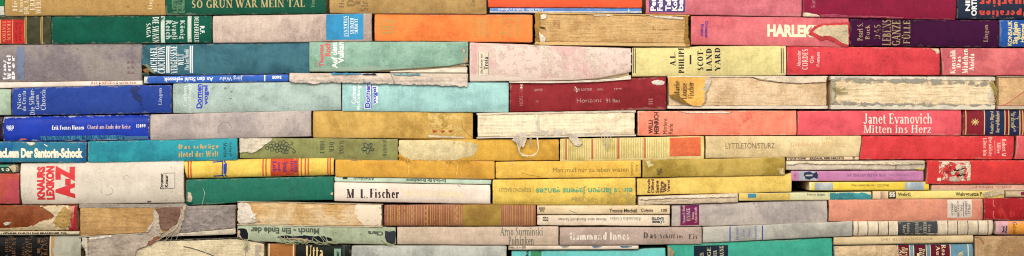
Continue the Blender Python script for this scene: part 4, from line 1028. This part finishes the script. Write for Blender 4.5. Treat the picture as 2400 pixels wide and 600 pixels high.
b = book(PB, (1854, 400.5, 424.5, 2166, 399.5, 424), 'cb7fae', 'mauve pink paperback with a small picture at its left', alt='c074a4', altamt=.6, rough=.4)
l = panel(b, 1872, None, 1917, None, 'b9bcc8', 'cover_picture', sa=.3)
patch(b, [(1885, 404), (1898, 402), (1906, 407), (1915, 402), (1917, 409), (1916, 420), (1908, 416), (1898, 421), (1888, 419), (1884, 411)], '39415c', 'picture_shape', amp=.8, off=.0005, thick=0, parent=l)
patch(b, [(1888, 410), (1904, 409), (1904, 413), (1888, 413)], 'd8d4d8', 'picture_shape', amp=.4, off=.0007, thick=0, parent=l)
text(b, 'VON ALLEM ANFANG AN', 1986, 407, 2076, 414, 'u', '6c4a70', 'r', .1)
text(b, 'Christoph Hein', 2084, 407, 2132, 413, 'u', 'a0708c', 'r', .2, 'author_lettering')
text(b, '744', 1861, 407, 1866, 417, 'a', '7c4a70', 's', .1)
b = book(HC, (2172, 376, 431.5, 2640, 375.5, 431), 'd9302d', 'bright red book with a shredded white label', skl=-4, alt='d02a2a', altamt=.6, speck=.3, sa=.15)
panel(b, 2199, 377.5, 2273, 424, 'e8d6b8', 'label_remnant', mat=ink('e8d6b8', .74))
panel(b, 2210, 384, 2268, 422, '4a2826', 'label_remnant', mat=ink('6a2826', .86))
for q in ([(2198, 376.5), (2272, 376.5), (2273, 381), (2255, 380), (2240, 382), (2222, 379), (2202, 380)], [(2264, 380), (2273, 379), (2272, 423), (2266, 424), (2263, 416), (2267, 405), (2262, 392)], [(2221, 424), (2226, 415), (2238, 412), (2246, 418), (2249, 425)], [(2197, 417), (2204, 416), (2204, 424), (2197, 424)], [(2206, 420), (2212, 413), (2215, 416), (2209, 422)], [(2226, 404), (2240, 400), (2236, 409), (2228, 410)], [(2246, 402), (2256, 396), (2258, 405), (2250, 410)], [(2238, 390), (2252, 386), (2262, 388), (2250, 396), (2240, 398)], [(2248, 415), (2256, 411), (2258, 418), (2251, 420)]):
    patch(b, q, 'e8d6b8', 'label_scrap', amp=2.4, off=.0003, thick=.0003)
for q in ([(2232, 396), (2262, 392), (2258, 398), (2236, 402)], [(2240, 408), (2262, 408), (2258, 413), (2244, 413)]): patch(b, q, '4a2826', 'label_scrap', amp=2.8, off=.0002, thick=0)

# ---- row 8
b = book(HC, (434.5, 421, 482, 782, 413, 469), '276f5b', 'green cloth book with a torn lower left corner, under the glossy yellow one', bot=[(434, 481), (500, 479), (560, 474.5), (640, 471), (782, 469)], alt='1f745f', altamt=.7, speck=.6, sa=.35)
patch(b, [(440, 450), (446, 453), (450, 464), (448, 474), (439, 474)], 'd4c6a4', off=.0006, thick=.001)
patch(b, [(436, 472), (450, 474), (446, 482), (437, 484)], '15564a', off=.001, thick=.002, clamp=False)
drawing(b, [[(476, 444), (480, 452), (476, 468), (474, 478)]], 1, '9cbfa8', 'scratch', .1)
drawing(b, [ring(605, 431, 11, 14), [(690, 416), (700, 428), (690, 440), (676, 448)]], 1.6, '1a6050', 'scuff', .4)
patch(b, [(774, 452), (780, 450), (781, 457), (776, 457)], 'd8d0b8', off=.0006)
thread(b, [(476, 440, 7), (482, 452, 8), (476, 470, 9), (472, 500, 9), (480, 520, 9)], .4, 'c8c0a8')
b = book(PB, (783, 413.5, 426, 1152, 421, 432.5), 'c2d8bf', 'thin mint green booklet with black words upside down')
text(b, 'Englisch für Erwachsene', 952, 418.8, 1045, 426.5, 'u', '2c3428', 's', .06, bold=.02)
text(b, 'Arbeitsbuch', 829, 416, 877, 422.5, 'u', '2c3428', 's', .06, bold=.02)
text(b, '1', 803, 415.5, 814, 420, 'd', '1c241c', 'b', .03)
b = book(PB, (783, 427, 471.5, 1150, 433.5, 478.5), 'eedcca', 'pinkish white paperback with black and yellow serif lettering', alt='e6d2c0', speck=.4, bulge=.003)
text(b, 'M. L.', 813, 443, 862, 464, 'h', '3c3234', 'r', .42, 'author_lettering', bold=1.5)
text(b, 'Fischer', 868, 442.5, 936, 464, 'h', '2c2224', 'r', .22, 'author_lettering', bold=1.5)
text(b, 'Bleibt Uns Die Hoffnung', 946, 444, 1085, 465, 'h', 'f0dca0', 'r', .1)
drawing(b, [[(1072, 434), (1080, 438)]], 1, '6a5c58', 'scratch', .1)
b = book(HC, (1154, 421, 480.5, 1490, 417, 481), 'ebc748', 'yellow book with green letters upside down and a grey stain', alt='e0b93c', altamt=.7, speck=.6, sa=.3, bulge=.0045)
patch(b, [(1340, 460), (1370, 458), (1400, 465), (1440, 450), (1488, 458), (1488, 478), (1380, 476), (1335, 470)], 'c9ab4c', 'stain', amp=6, off=.0001, thick=0, grain=.6)
text(b, 'eines langen Jagens ganzes', 1256, 436, 1482, 455, 'u', '35a078', 'b', .42, bold=.02)
text(b, 'DESMOND BAGLEY', 1168, 440, 1244, 450, 'u', '948440', 's', .25, 'author_lettering')
drawing(b, [[(1160, 422), (1160, 478)], [(1156, 475), (1300, 474)]], 1.2, 'd8b440', 'painted_crease', .2)
b = book(HC, (1492, 418, 457.5, 1856, 405, 450), 'ecca58', 'soft yellow book with four dark red words reading upwards', alt='e2bd4a', altamt=.7, speck=.5, sa=.3, top=[(1492, 418), (1840, 410), (1856, 404)])
for s, x, w, y0, y1 in (('Francis', 1517, 7, 420, 452), ('Clifford', 1526, 7, 420, 452), ('Seine', 1536, 8, 423, 452), ('Ehre', 1546, 9, 425, 451), ('war', 1555, 7, 427, 450), ('Verrat', 1563, 7, 421, 450)): text(b, s, x, y0, x + w, y1, 'a', '5c2230', 'b', .05)
b = book(EX, (1495, 461, 481, 1730, 452, 474.5), 'e6cdaa', 'thin cream paperback with a ripped away spine, under the soft yellow book', relief=.002, ragged=2.5, bulge=.001, streak=.3, yf=-.001)
for q, c in (([(1497, 462), (1552, 460), (1640, 457), (1700, 456), (1728, 455), (1727, 461), (1660, 463), (1560, 465), (1500, 468)], 'ead8bc'), ([(1648, 456), (1680, 455.5), (1676, 459), (1652, 460)], 'e2c83c')): patch(b, q, c, 'torn_cover', amp=1.6, off=.0012)
drawing(b, [[(1552, 464), (1600, 460), (1640, 459)], [(1500, 470), (1560, 472), (1620, 468)]], 1, '8a7050', 'painted_crease', .15)
b = book(PB, (1731, 453, 471, 2043, 449, 468.5), 'ddd29c', 'thin paperback fading from yellow to teal with small dark title', alt='cfcf9e')
panel(b, 1732, None, 1852, None, 'ecca5a', 'cover_band', sa=.3, ea=.2)
panel(b, 1753, 453.5, 1772, 463.5, '2f7f9c', 'publisher_mark', wear=.05)
patch(b, [(1945, 450), (1960, 454), (1975, 449), (2012, 453), (2020, 449), (2035, 456), (2042, 457), (2042, 467.5), (1945, 468)], '3f9aa0', 'cover_picture', amp=1.2, off=.0002, thick=0)
text(b, 'Henry Jaeger', 1892, 452, 1935, 460, 'h', '4a5044', 's', .12, 'author_lettering')
text(b, 'UNTER ANKLAGE', 1942, 451.5, 2000, 459.5, 'h', '245c64', 's', .1)
b = book(PB, (1896, 426.5, 446.5, 2178, 425.5, 446), 'f0cf22', 'thin bright yellow paperback with a grey blue square near each end', rough=.35, alt='e8c41c')
for x, xx, c in ((1909, 1952, '9aaab4'), (2121, 2165, '98a8b2')): panel(b, x, None, xx, None, c, 'cover_picture', sa=.5, speck=.8, alt='d8d4c4', altamt=.8)
text(b, 'Band 222 - im Herzwald Haus', 1995, 432, 2082, 438, 'u', '7c6a20', 's', .2)
panel(b, 1897, None, 1902, None, 'e8dcb8', 'stripe', wear=.2)
b = book(PB, (2183, 433, 447.5, 2640, 431, 447.5), 'e8b398', 'thin salmon paperback with grey capitals upside down, at the right', alt='dda488')
text(b, 'JOEL L. HENSLEY', 2277, 434.5, 2372, 441, 'u', '94604c', 's', .12, 'author_lettering')
panel(b, 2183, 443, 2640, None, 'd8c2a8', 'paper_edge', wear=.2)
b = book(PB, (2045, 447.5, 467, 2355, 446, 465), 'efd873', 'thin pale yellow paperback with a black emblem near its left end', alt='e6cc66')
panel(b, 2047, None, 2081, None, 'e8c49c', 'cover_band', wear=.1)
l = panel(b, 2082, None, 2100, None, '2c2824', 'publisher_mark')
text(b, '§§', 2084, 450, 2098, 462, 'h', 'e4d8c4', 'b', .03, parent=l)
text(b, 'WehrG', 2105, 451.5, 2134, 460, 'h', '3a3420', 's', .04, bold=.02)
text(b, 'Wehrgruetze P', 2240, 450, 2302, 461, 'h', '3a3420', 's', .08, bold=.02)
patch(b, [(2304, 452), (2330, 446), (2353, 447), (2352, 456), (2330, 460), (2308, 462)], 'd5bf94', 'torn_cover', off=.001)
b = book(EX, (2357, 448, 463, 2640, 448, 462), 'cbb28c', 'ragged brown paper book end above the dark red one, right edge', relief=.0015)
patch(b, [(2392, 450), (2402, 450), (2402, 456), (2394, 457)], '9c2c50', 'cover_scrap', off=.001)

# ---- row 9
b = book(HC, (-180, 481, 542, 182, 480, 541.5), '7a3618', 'brown leather book with a big torn cream patch', alt='8c4a24', altamt=.9, speck=.7, sa=.6, stain='3a160a', grain=.55, rough=.5, bulge=.0045)
patch(b, [(92, 483), (130, 481.5), (160, 482), (160, 540), (62, 540), (64, 533), (85, 527), (104, 517), (128, 508), (120, 498), (106, 490)], 'd3bf96', amp=3, off=.0008, thick=.001)
patch(b, [(-10, 535.5), (70, 532), (70, 540), (-10, 541)], 'cdb58a', amp=.8, off=.0007)
patch(b, [(126, 520), (138, 500), (150, 484), (160, 490), (172, 500), (162, 530), (150, 537), (132, 530)], 'b8924c', amp=2.5, off=.0012, thick=.001)
patch(b, [(153, 483), (176, 483), (180, 539), (160, 539), (162, 528), (150, 500)], 'cf8e78', amp=2, off=.0004)
patch(b, [(176, 484), (181, 484), (181, 540), (162, 539), (162, 534), (172, 533)], 'b3232c', amp=.8, off=.0016)
text(b, 'Romanow', 167, 498, 174, 532, 'd', 'b3232c', 'b', .2, off=.0024)
patch(b, [(9, 523), (16, 520), (28, 521), (22, 527), (13, 528)], 'd9cdb8', 'torn_patch', amp=1)
b = book(EX, (184, 478, 556, 553, 480, 550), 'c69a5c', 'spineless tan book with shredded grey cloth on its right half', tb=9, bb=3, board='9d9184', alt='b4874a', streak=.24, relief=.0016, yf=.0015,
         top=[(184, 478), (432, 477), (440, 483), (553, 480)], bot=[(184, 557), (340, 549), (352, 556), (553, 549)])
patch(b, [(360, 488), (432, 484), (426, 510), (410, 527), (392, 540), (376, 534), (374, 508), (364, 498)], '8a6656', 'torn_spine', off=.0016, amp=1.5)
patch(b, [(360, 488), (366, 492), (374, 506), (375, 534), (382, 546), (362, 550), (342, 549), (340, 546), (356, 530), (362, 512)], 'bfae9a', off=.0020, amp=2.5)
patch(b, [(430, 482), (437, 480), (430, 520), (420, 545), (405, 552), (390, 556), (384, 549), (398, 537), (414, 526), (425, 508)], 'b8a690', off=.0026, amp=2.5)
patch(b, [(343, 543), (352, 528), (360, 522), (359, 530), (349, 544)], 'ddccb8', off=.004, amp=1, thick=.002)
patch(b, [(431, 484), (470, 485), (552, 482), (552, 533), (480, 541), (424, 546), (428, 520)], '9a8d86', 'torn_spine', off=.0014, amp=.8, streak=.3, grain=.6, speck=1)
patch(b, [(400, 549), (552, 535), (552, 547), (400, 556)], 'e6d8bc', 'paper_edge', amp=.5, off=.0018)
patch(b, [(345, 572), (360, 558), (374, 552), (380, 555), (364, 566), (352, 575)], '9b5e48', off=.0045, amp=.8, clamp=False)
for i in range(7): thread(b, [(428 + rr.uniform(-4, 5), 490 + rr.uniform(-6, 10), 5), (424 + rr.uniform(-5, 5), 520, 8), (400 + rr.uniform(-8, 12), 545, 7), (360 + rr.uniform(0, 25), 562 + rr.uniform(-8, 8), 6)], .5, 'c4b49c')
for i in range(3): thread(b, [(396 + 12 * i, 545, 8), (392 + 12 * i, 558, 9), (384 + 13 * i, 574, 8)], .4, 'd0c0a8')
text(b, 'WILLI', 361, 556, 374, 561, 'h', '3a3028', 's', .3, off=.003)
b = book(EX, (555, 471.5, 528, 898, 478, 533), 'e0c394', 'spineless cream book with peeling white paper, left of the striped brown one', tb=2, bb=2.5, board='c8b08a', alt='d3a868', altamt=.8, streak=.3, relief=.0018)
patch(b, [(557, 476), (572, 474), (585, 480), (592, 500), (600, 502), (598, 516), (610, 520), (580, 524), (557, 524)], 'e2d4c0', 'paper_scrap', amp=2.5, off=.001, thick=.0012)
patch(b, [(836, 478), (894, 480), (893, 529), (850, 528), (830, 500)], 'e6d2b4', 'glue_remnant', amp=3, off=.0006, wear=.3)
for i in range(12): drawing(b, [[(894, 484 + i * 3.8), (897, 485 + i * 3.8)]], 2, '4a3a34', 'headband', .1)
b = book(HC, (900, 480, 530, 1257, 478, 530), 'a2674f', 'reddish brown book with gold vertical stripes and an olive middle', alt='95583f', speck=.5, sa=.4, bulge=.003)
panel(b, 1085, None, 1174, None, 'a8872f', 'title_label', sa=.4, alt='98752c', altamt=.8)
rr = random.Random(9)
for x0, x1 in ((908, 1084), (1176, 1252)):
    pg = []; x = x0
    while x < x1:
        w = rr.choice([1.4, 1.8, 3.2, 2.2]); pg.append([(x, b.top(x) + 1.5), (x + w, b.top(x) + 1.5), (x + w, b.bot(x) - 1.5), (x, b.bot(x) - 1.5)]); x += w + rr.uniform(2.2, 5)
    drawing(b, [], 1, 'b8853e', 'gilt_stripes', .3, None, pg)
for x in (934, 968, 1000, 1068): drawing(b, [[(x + 3 * math.sin(k * 1.1), 484 + k * 2.2) for k in range(19)]], 2, 'c08c44', 'gilt_ornament', .2)
b = book(PB, (1258, 481, 502.5, 1571, 481, 502.5), 'ead1a5', 'thin cream paperback with bold black author and title, uppermost of two', alt='e0c496')
text(b, 'Yvonne Mitchell', 1428, 489, 1493, 498, 'h', '2c241c', 'b', .05, 'author_lettering', bold=.025)
text(b, 'Colette', 1502, 489, 1531, 496, 'h', '2c241c', 'b', .05, bold=.025)
text(b, '135', 1550, 489.5, 1563, 496, 'h', '2c241c', 'b', .1)
drawing(b, [ring(1265 + 5.4 * i, 486.5 + (3.2 if j else 0), 1.8, 8) for j in (0, 1) for i in range(3)] + [ring(1268 + 5.4 * i, 494, 1.8, 8) for i in range(2)], 1.1, '3c342a', 'publisher_mark', .05)
drawing(b, [[(1334, 493), (1352, 500)]], 1, '7a6648', 'scratch', .1)
b = book(PB, (1258, 504, 528, 1571, 503.5, 530), 'ebd8be', 'thin white paperback with grey title upside down, lower of two', alt='e2ccae')
text(b, 'Nimm eine Handvoll Sterne', 1308, 511, 1422, 518, 'u', '7c7468', 'r', .12)
text(b, 'Alexandra Cordes', 1430, 509, 1503, 517, 'u', '8a8478', 'r', .12, 'author_lettering')
text(b, '819', 1272, 508, 1286, 518, 'a', '3a342c', 'b', .1)
l = panel(b, 1527, 508, 1558, 525, 'e9dcc6', 'publisher_mark')
text(b, 'GASTEI', 1528, 509, 1557, 515.5, 'u', '222020', 'b', .05, parent=l); text(b, 'LÜBBE', 1528, 517, 1557, 524, 'u', '222020', 'b', .05, parent=l)
b = book(HC, (1574, 481, 532, 1940, 468, 524), 'beb1a6', 'pale grey cloth book with a dark red label', alt='ada29c', speck=.7, sa=.35, skr=1)
l = panel(b, 1595, 479, 1639, 528, '8c2240', sa=.2, alt='7a2a5c', ea=.2)
for s, x, w, y0, y1 in (('Thomas H. Bloch', 1600, 6, 482, 524), ('FLYJACK', 1609, 9, 488, 518), ('Roman', 1621, 6, 498, 514), ('Schneekluth', 1628, 6, 486, 522)): text(b, s, x, y0, x + w, y1, 'a', 'e0b8b8', 'r', .08, parent=l)
b = book(HC, (1942, 468, 519, 2304, 466, 516), 'de8e6f', 'salmon cloth book with a white title label', alt='d4826a', altamt=.8, speck=.5, sa=.25)
l = panel(b, 2220, None, 2277, 510, 'ead9c6', sa=.1, ea=.1)
for s, x, w, y0, y1 in (('ÄHNLICH', 2229, 5.5, 476, 504), ('ODER', 2236, 5.5, 481, 498), ('GLÖCKCHEN', 2243, 5.5, 470, 508), ('MAI-', 2250, 5.5, 480, 496), ('HEINRICH', 2261, 5.5, 472, 504), ('WILLI', 2268, 5.5, 478, 500)): text(b, s, x, y0, x + w, y1, 'd', '5a4a44', 's', .05, parent=l)
drawing(b, [[(2257.5, 473), (2257.5, 507)]], 1, '5a4a44', 'line', .05, l)
b = book(HC, (2306, 463.5, 516, 2640, 462, 515), 'b01620', 'dark red book with embossed brighter red lettering, right edge', alt='a0121c', speck=.3, sa=.15, rough=.5)
text(b, 'Konsalik', 2340, 474, 2480, 512, 'h', 'bd221d', 'r', .62, bold=1.6)
for y in (468, 494): drawing(b, [[(2330, y), (2328, y + 3), (2328, y + 14), (2332, y + 16)]], 2.2, 'd8604c', 'emblem', .1)

# ---- row 10
b = book(PB, (-180, 543, 552.5, 187, 541.5, 550), 'd8c7a0', 'very thin cream guide booklet with black capitals, left edge')
text(b, 'BIG - FÜHRER DURCH DAS BRANDNER TAL', -12, 543.3, 159, 548.4, 'h', '2a2018', 's', 0, bold=.06)
b = book(HC, (-180, 553, 638, 190, 551, 640), '15100e', 'black book with gold lettering and a grey end, bottom left corner', rough=.3, alt='1c1512')
for s, x, w, y0, y1 in (('DER GUTE', 12, 6, 558, 620), ('VATER', 20, 7, 556, 590), ('HUNDERT', 28, 8, 556, 630), ('ROMAN', 51, 6, 570, 610), ('Wolf', 58, 7, 556, 600), ('FELIX', 66, 8, 558, 600), ('III', 87, 6, 556, 620), ('HEYNE', 95, 7, 558, 630), ('VERLAG', 103, 8, 556, 620)): text(b, s, x, y0, x + w, y1, 'a', '6e4a2a', 'r', .46)
panel(b, 122, None, 189, None, 'b3b09c', 'cover_band', sa=.4, alt='a3a08c', altamt=.8)
panel(b, 118, None, 127, None, 'b08a50', 'cover_band', wear=.15); panel(b, 116, None, 118.5, None, 'd9c8a0', 'stripe')
drawing(b, [ring(185, 574, 9, 16), ring(185, 574, 6, 14)], 1, '9a9888', 'emblem', .2)
b = book(EX, (200, 559, 640, 622, 567, 640), 'e4d2aa', 'fat yellowed page block half wrapped in torn beige cloth, bottom row', tb=3, bb=3, board='3a342c', alt='d8c298', streak=.4, relief=.0014, bulge=.001, yf=.001,
         top=[(200, 559), (330, 553), (345, 556), (380, 562), (556, 557), (622, 569)])
patch(b, [(208, 557), (270, 551.5), (340, 549.5), (380, 547), (372, 556), (352, 565), (342, 578), (322, 584), (318, 600), (314, 640), (208, 640)], 'b8a794', 'torn_spine', off=.0026, thick=.002, amp=1.6, clamp=False, streak=.1, sa=.6)
patch(b, [(193, 556), (206, 558), (208, 640), (200, 640), (202, 590), (192, 572)], 'c9bda8', 'torn_patch', off=.0032, thick=.001, amp=1.5, clamp=False)
patch(b, [(208, 557), (262, 551), (262, 555), (210, 562)], 'ded2c2', 'paper_scrap', off=.0036, thick=.0006, amp=.8, clamp=False)
drawing(b, [[(430, 578), (450, 582), (475, 590), (496, 598), (515, 606)]], 2.2, '4a4440', 'tear', .35)
patch(b, [(574, 578), (582, 574), (582, 600), (578, 640), (572, 640)], '9a8e7c', 'stain', amp=2, off=.0004, thick=0)
patch(b, [(598, 574), (612, 572), (618, 600), (614, 640), (600, 640)], 'b3a48e', 'glue_remnant', amp=3, off=.001)
for i in range(5): thread(b, [(300 + 6 * i, 588, 7), (306 + 4 * i, 596, 9), (310 + i, 612 + i * 2, 8)], .7, 'b8a890')
b = book(HC, (555, 525.5, 566, 928, 532, 574.5), 'aab396', 'pale green linen book with black lettering and torn holes', alt='98a57f', altamt=.7, speck=.7, sa=.35, grain=.4, top=[(555, 525.5), (640, 526), (760, 530), (928, 533)])
text(b, 'Munch - Ein Ende der', 587, 533.5, 748, 548, 'u', '4c5644', 'b', .34, bold=.04)
text(b, 'Clara', 862, 542, 898, 552, 'u', '454e40', 'b', .3, 'author_lettering', bold=.04)
patch(b, [(557, 537), (566, 535), (578, 538), (581, 548), (581, 561), (570, 564), (558, 562)], '23262e', 'painted_hole', amp=1, off=.0004, thick=0)  # dark patch painted for the shade in the left opening
patch(b, [(556, 540), (562, 540), (563, 550), (568, 560), (558, 556)], 'd8bc90', 'paper_scrap', amp=1.5, off=.0008)
drawing(b, [[(558, 536), (570, 534), (581, 540), (584, 552), (581, 566)]], 3, 'b6c096', 'frayed_rim', .15)
patch(b, [(902, 541), (912, 543), (924, 540), (927, 545), (926, 570), (916, 573), (906, 566), (902, 556)], '3a3e44', 'painted_hole', amp=.8, off=.0004, thick=0)  # shade of the right opening, painted as a dark patch
patch(b, [(648, 556), (668, 552), (690, 554), (716, 552), (740, 554), (758, 553), (776, 558), (782, 564), (770, 568), (740, 566), (700, 562), (672, 562)], '262a34', 'painted_hole', amp=1.6, off=.0004, thick=0)  # long dark patch, painted shade of the middle opening
patch(b, [(664, 560), (690, 557), (715, 560), (735, 565), (715, 565), (690, 562)], 'c4a884', 'paper_scrap', amp=1, off=.0008)
rr = random.Random(31)
for i in range(16):
    x = 640 + rr.random() * 150
    thread(b, [(x, 556 + rr.uniform(-4, 4), 4), (x + rr.uniform(0, 18), 565 + rr.uniform(-3, 5), 8), (x + rr.uniform(5, 34), 571 + rr.uniform(-6, 6), 7), (x + rr.uniform(20, 50), 568 + rr.uniform(-8, 4), 5)], .5, 'b3b889')
for i in range(6): thread(b, [(574 + rr.uniform(-8, 10), 560, 4), (580 + rr.uniform(-5, 6), 572, 7), (578 + rr.uniform(-12, 12), 584, 5)], .5, 'b3b889')
for i in range(5): thread(b, [(896 + rr.uniform(-4, 6), 560, 4), (905 + rr.uniform(-5, 6), 570, 7), (920 + rr.uniform(-12, 12), 576, 5)], .5, 'b3b889')
b = book(HC, (624, 570, 640, 822, 575, 640), '15241c', 'dark green book with an orange brown panel and gold title, bottom row', rough=.4, sa=.1, speck=.3, alt='12201a', yf=.002)
panel(b, 627, None, 692, None, 'b87a34', 'cover_band', sa=.3, alt='a86a2c', altamt=.7)
for x in (629, 686): panel(b, x, None, x + 3, None, 'e0c08a', 'stripe', off=.0005)
text(b, 'Utta', 717, 576, 757, 606, 'h', 'e6c27c', 'r', .03, bold=1.2, name='author_lettering')
l = panel(b, 783, 583, 799, 628, '7a9c80', 'title_label'); text(b, 'Bieler', 786, 588, 795, 620, 'a', '2a3a30', 'b', .1, parent=l)
panel(b, 803, None, 808, None, '2c3630', 'stripe', wear=.2)
b = book(HC, (930, 532, 573.5, 1310, 531, 575), 'cfb59d', 'beige cloth book with tall thin grey green title', alt='c7b096', altamt=.8, speck=.5, sa=.35)
text(b, 'Arno Surminski', 1172, 533, 1272, 552, 'h', '66685a', 'r', .12, 'author_lettering', bold=.9)
text(b, 'Polninken', 1192, 554, 1251, 574, 'h', '66685a', 'r', .15, bold=.9)
b = book(HC, (1311, 533, 575, 1645, 532, 572.5), 'bba294', 'taupe cloth book with broken cream and black lettering', alt='b0988a', altamt=.8, speck=.6, sa=.35)
text(b, 'Hammond Innes', 1336, 544, 1474, 562, 'h', 'e8dcc8', 'r', .48, 'author_lettering', bold=1.6)
for s, x0, x1, y0, y1, w in (('Das', 1508, 1538, 544, 558, .25), ('Schiff im', 1546, 1600, 548, 558, .5), ('Eis', 1614, 1634, 548, 560, .3)): text(b, s, x0, y0, x1, y1, 'h', '5c4c44', 'r', w, bold=1.4)
b = book(HC, (1646, 532, 569, 1998, 518, 553.5), 'bab6a9', 'light grey linen book with two blue lines and blue lettering', alt='a5a297', altamt=.8, speck=.6, sa=.4)
for x in (1709, 1785): panel(b, x, None, x + 2.6, None, '3444a8', 'stripe', wear=.15)
for s, x, w, y0, y1, wr in (('ILSE ROMAN', 1724, 6, 529, 562, .45), ('Das', 1738, 6, 536, 552, .4), ('Tiere', 1752, 6, 535, 555, .4), ('Kreuzgang', 1766, 8, 528, 560, .3)): text(b, s, x, y0, x + w, y1, 'a', '6472b8', 'r', wr)
b = book(HC, (1999, 518, 553, 2328, 516, 550), 'e0ceb1', 'cream book with thin dark stripes and a slate grey title label', alt='d4c0a2', speck=.5, bulge=.0035, skr=-3, vs=.22)
for x in (2009, 2032, 2056, 2080, 2219, 2242, 2266, 2290, 2313): panel(b, x, None, x + 1.8, None, '3a3234', 'stripe', wear=.08)
l = panel(b, 2103, None, 2196, None, '47494c', sa=.3, alt='3c4046', ea=.15)
for s, x, w, y0, y1 in (('Max', 2114, 8, 526, 546), ('Romane', 2124, 8, 522, 548), ('PHILIPP', 2143, 8, 521, 548), ('VI', 2153, 6, 530, 538), ('WEIBER', 2162, 8, 520, 548), ('Eros', 2173, 8, 526, 544)): text(b, s, x, y0, x + w, y1, 'd', 'a8a08c', 'r', .2, parent=l)
b = book(PB, (2332, 517.5, 550, 2640, 517, 550), 'e2aab2', 'glossy pink paperback with an orange band, right edge', rough=.25, bulge=.004)
panel(b, 2362, None, 2600, None, 'ee9814', 'cover_band', sa=.05, grain=.1, rough=.25, ea=0)
for s, x, w, y0, y1 in (('Bernd', 2347, 6, 530, 544), ('Pattas', 2354, 5, 528, 545)): text(b, s, x, y0, x + w, y1, 'a', '2c2428', 'b', .05, 'author_lettering')
text(b, 'Gabeln', 2372, 520, 2382, 550, 'd', '6a4a10', 's', .05)

# ---- row 11
b = book(HC, (823, 575.5, 640, 1188, 576, 640), 'babbb0', 'pale grey worn book, bottom row under the beige cloth one', alt='a6a89f', altamt=.8, speck=.8, sa=.5, ea=.6)
fringe(b, 1176, 1190, 580, 8, 'd0cab8', 8, 41)
b = book(PB, (1191, 576, 586, 1497, 575, 584.5), 'e4d0b8', 'very thin cream booklet with traces of print, over the bright turquoise book', yf=-.001)
text(b, 'Nr. 1 - 33', 1194, 576.5, 1232, 582, 'h', '4a4038', 'b', .3)
for x, xx, c in ((1314, 1335, '7c8888'), (1386, 1412, '3c6c94'), (1452, 1482, '2c7ca4')): patch(b, [(x, 577), (xx, 576.5), (xx - 4, 579.5), (x + 6, 580)], c, 'cover_scrap', amp=.8, off=.0003, thick=0)
b = book(PB, (1198, 588, 640, 1561, 583, 640), '62cbc4', 'bright turquoise paperback with a green square, bottom row', top=[(1198, 588), (1490, 587), (1510, 583), (1561, 581)], altamt=.3, sa=.05, yf=.003)
panel(b, 1244, None, 1269, 612, '238a50', 'cover_square'); panel(b, 1262, None, 1269, 591.5, '14503a', 'cover_square', off=.0004)
text(b, 'Angelika', 1232, 586, 1241, 640, 'a', '20302c', 'b', .05)
b = book(HC, (1564, 572.5, 640, 1951, 557.5, 640), '33a68c', 'sea green book with a dark navy label, bottom row', alt='2ba488', altamt=.6, speck=.5, sa=.2)
l = panel(b, 1626, 575, 1706, 636, '232f3e', sa=.2, ea=.1)
for s, x, w, y0, y1 in (('DAS WEIBEN', 1640, 9, 592, 634), ('FRAGE', 1657, 9, 580, 632), ('NACHT DER', 1671, 9, 586, 632), ('DÄMMERUNG', 1684, 12, 576, 634)): text(b, s, x, y0, x + w, y1, 'a', 'c9bf9c', 'r', .1, parent=l)
patch(b, [(1565, 578), (1572, 580), (1580, 590), (1576, 610), (1580, 640), (1565, 640)], 'b3a582', amp=2, off=.001)
b = book(PB, (1953, 555, 574.5, 2282, 551, 569.5), 'dfc798', 'thin cream paperback with pale title upside down, over the split spine', alt='d4b984', yf=-.0005, bulge=.002)
text(b, 'RITT FEUERREITER 1942', 2064, 556.5, 2184, 563, 'u', 'a88c5c', 's', .2)
panel(b, 1953, 571.5, 2282, None, 'efe2c8', 'paper_edge', wear=.15)
b = book(HC, (1954, 576, 640, 2282, 571, 640), '6c9db3', 'blue book with maroon labels, its left half split to bare tan', alt='6090a8', speck=.4, sa=.2, bulge=.004)
patch(b, [(1956, 577), (2100, 574), (2103, 582), (2102, 590), (2108, 600), (2112, 640), (1956, 640)], 'd9b98b', 'torn_patch', amp=1, off=.0016, thick=.002, grain=.45, speck=.8)
for x, xx in ((2106, 2131), (2143, 2170), (2182, 2226)):
    l = panel(b, x, None, xx, None, '701c2c', alt='5a1a30', ea=.1)
    for k in (x - 2.4, xx + .4): panel(b, k, None, k + 2, None, 'dcc48e', 'stripe', off=.0006)
for s, x, w, y0, y1 in (('Arthur', 2108, 7, 584, 630), ('DIE HERREN', 2114, 7, 580, 638), ('Erne', 2122, 6, 582, 610), ('III', 2149, 6, 592, 630), ('DIE FRAU', 2154, 7, 582, 634), ('Das', 2162, 6, 584, 600), ('Auswahl', 2194, 9, 576, 640), ('Reader', 2207, 10, 574, 622)): text(b, s, x, y0, x + w, y1, 'd', 'e2cf9c', 'r', .05, off=.0007)
panel(b, 2268, None, 2271, None, 'd8c898', 'stripe')
drawing(b, [[(2246, 600), (2252, 592), (2258, 598)], [(2252, 592), (2253, 604)], [(2246, 594), (2258, 590)]], 2.4, 'cdb878', 'flower_emblem', .1)
b = book(HC, (2284, 553.5, 640, 2640, 551, 640), 'c09a6c', 'rough tan brown book with a curved scratch, bottom right corner', alt='b28a5c', altamt=.9, speck=.8, sa=.5, grain=.5)
drawing(b, [[(2284, 557), (2294, 557), (2301, 563), (2305, 572)]], 1.3, '5c4630', 'scratch', .1)
for y in range(575, 600, 3): drawing(b, [[(2306, y), (2318, y - .5)]], 1.4, '9c8c48', 'faded_print', .5)
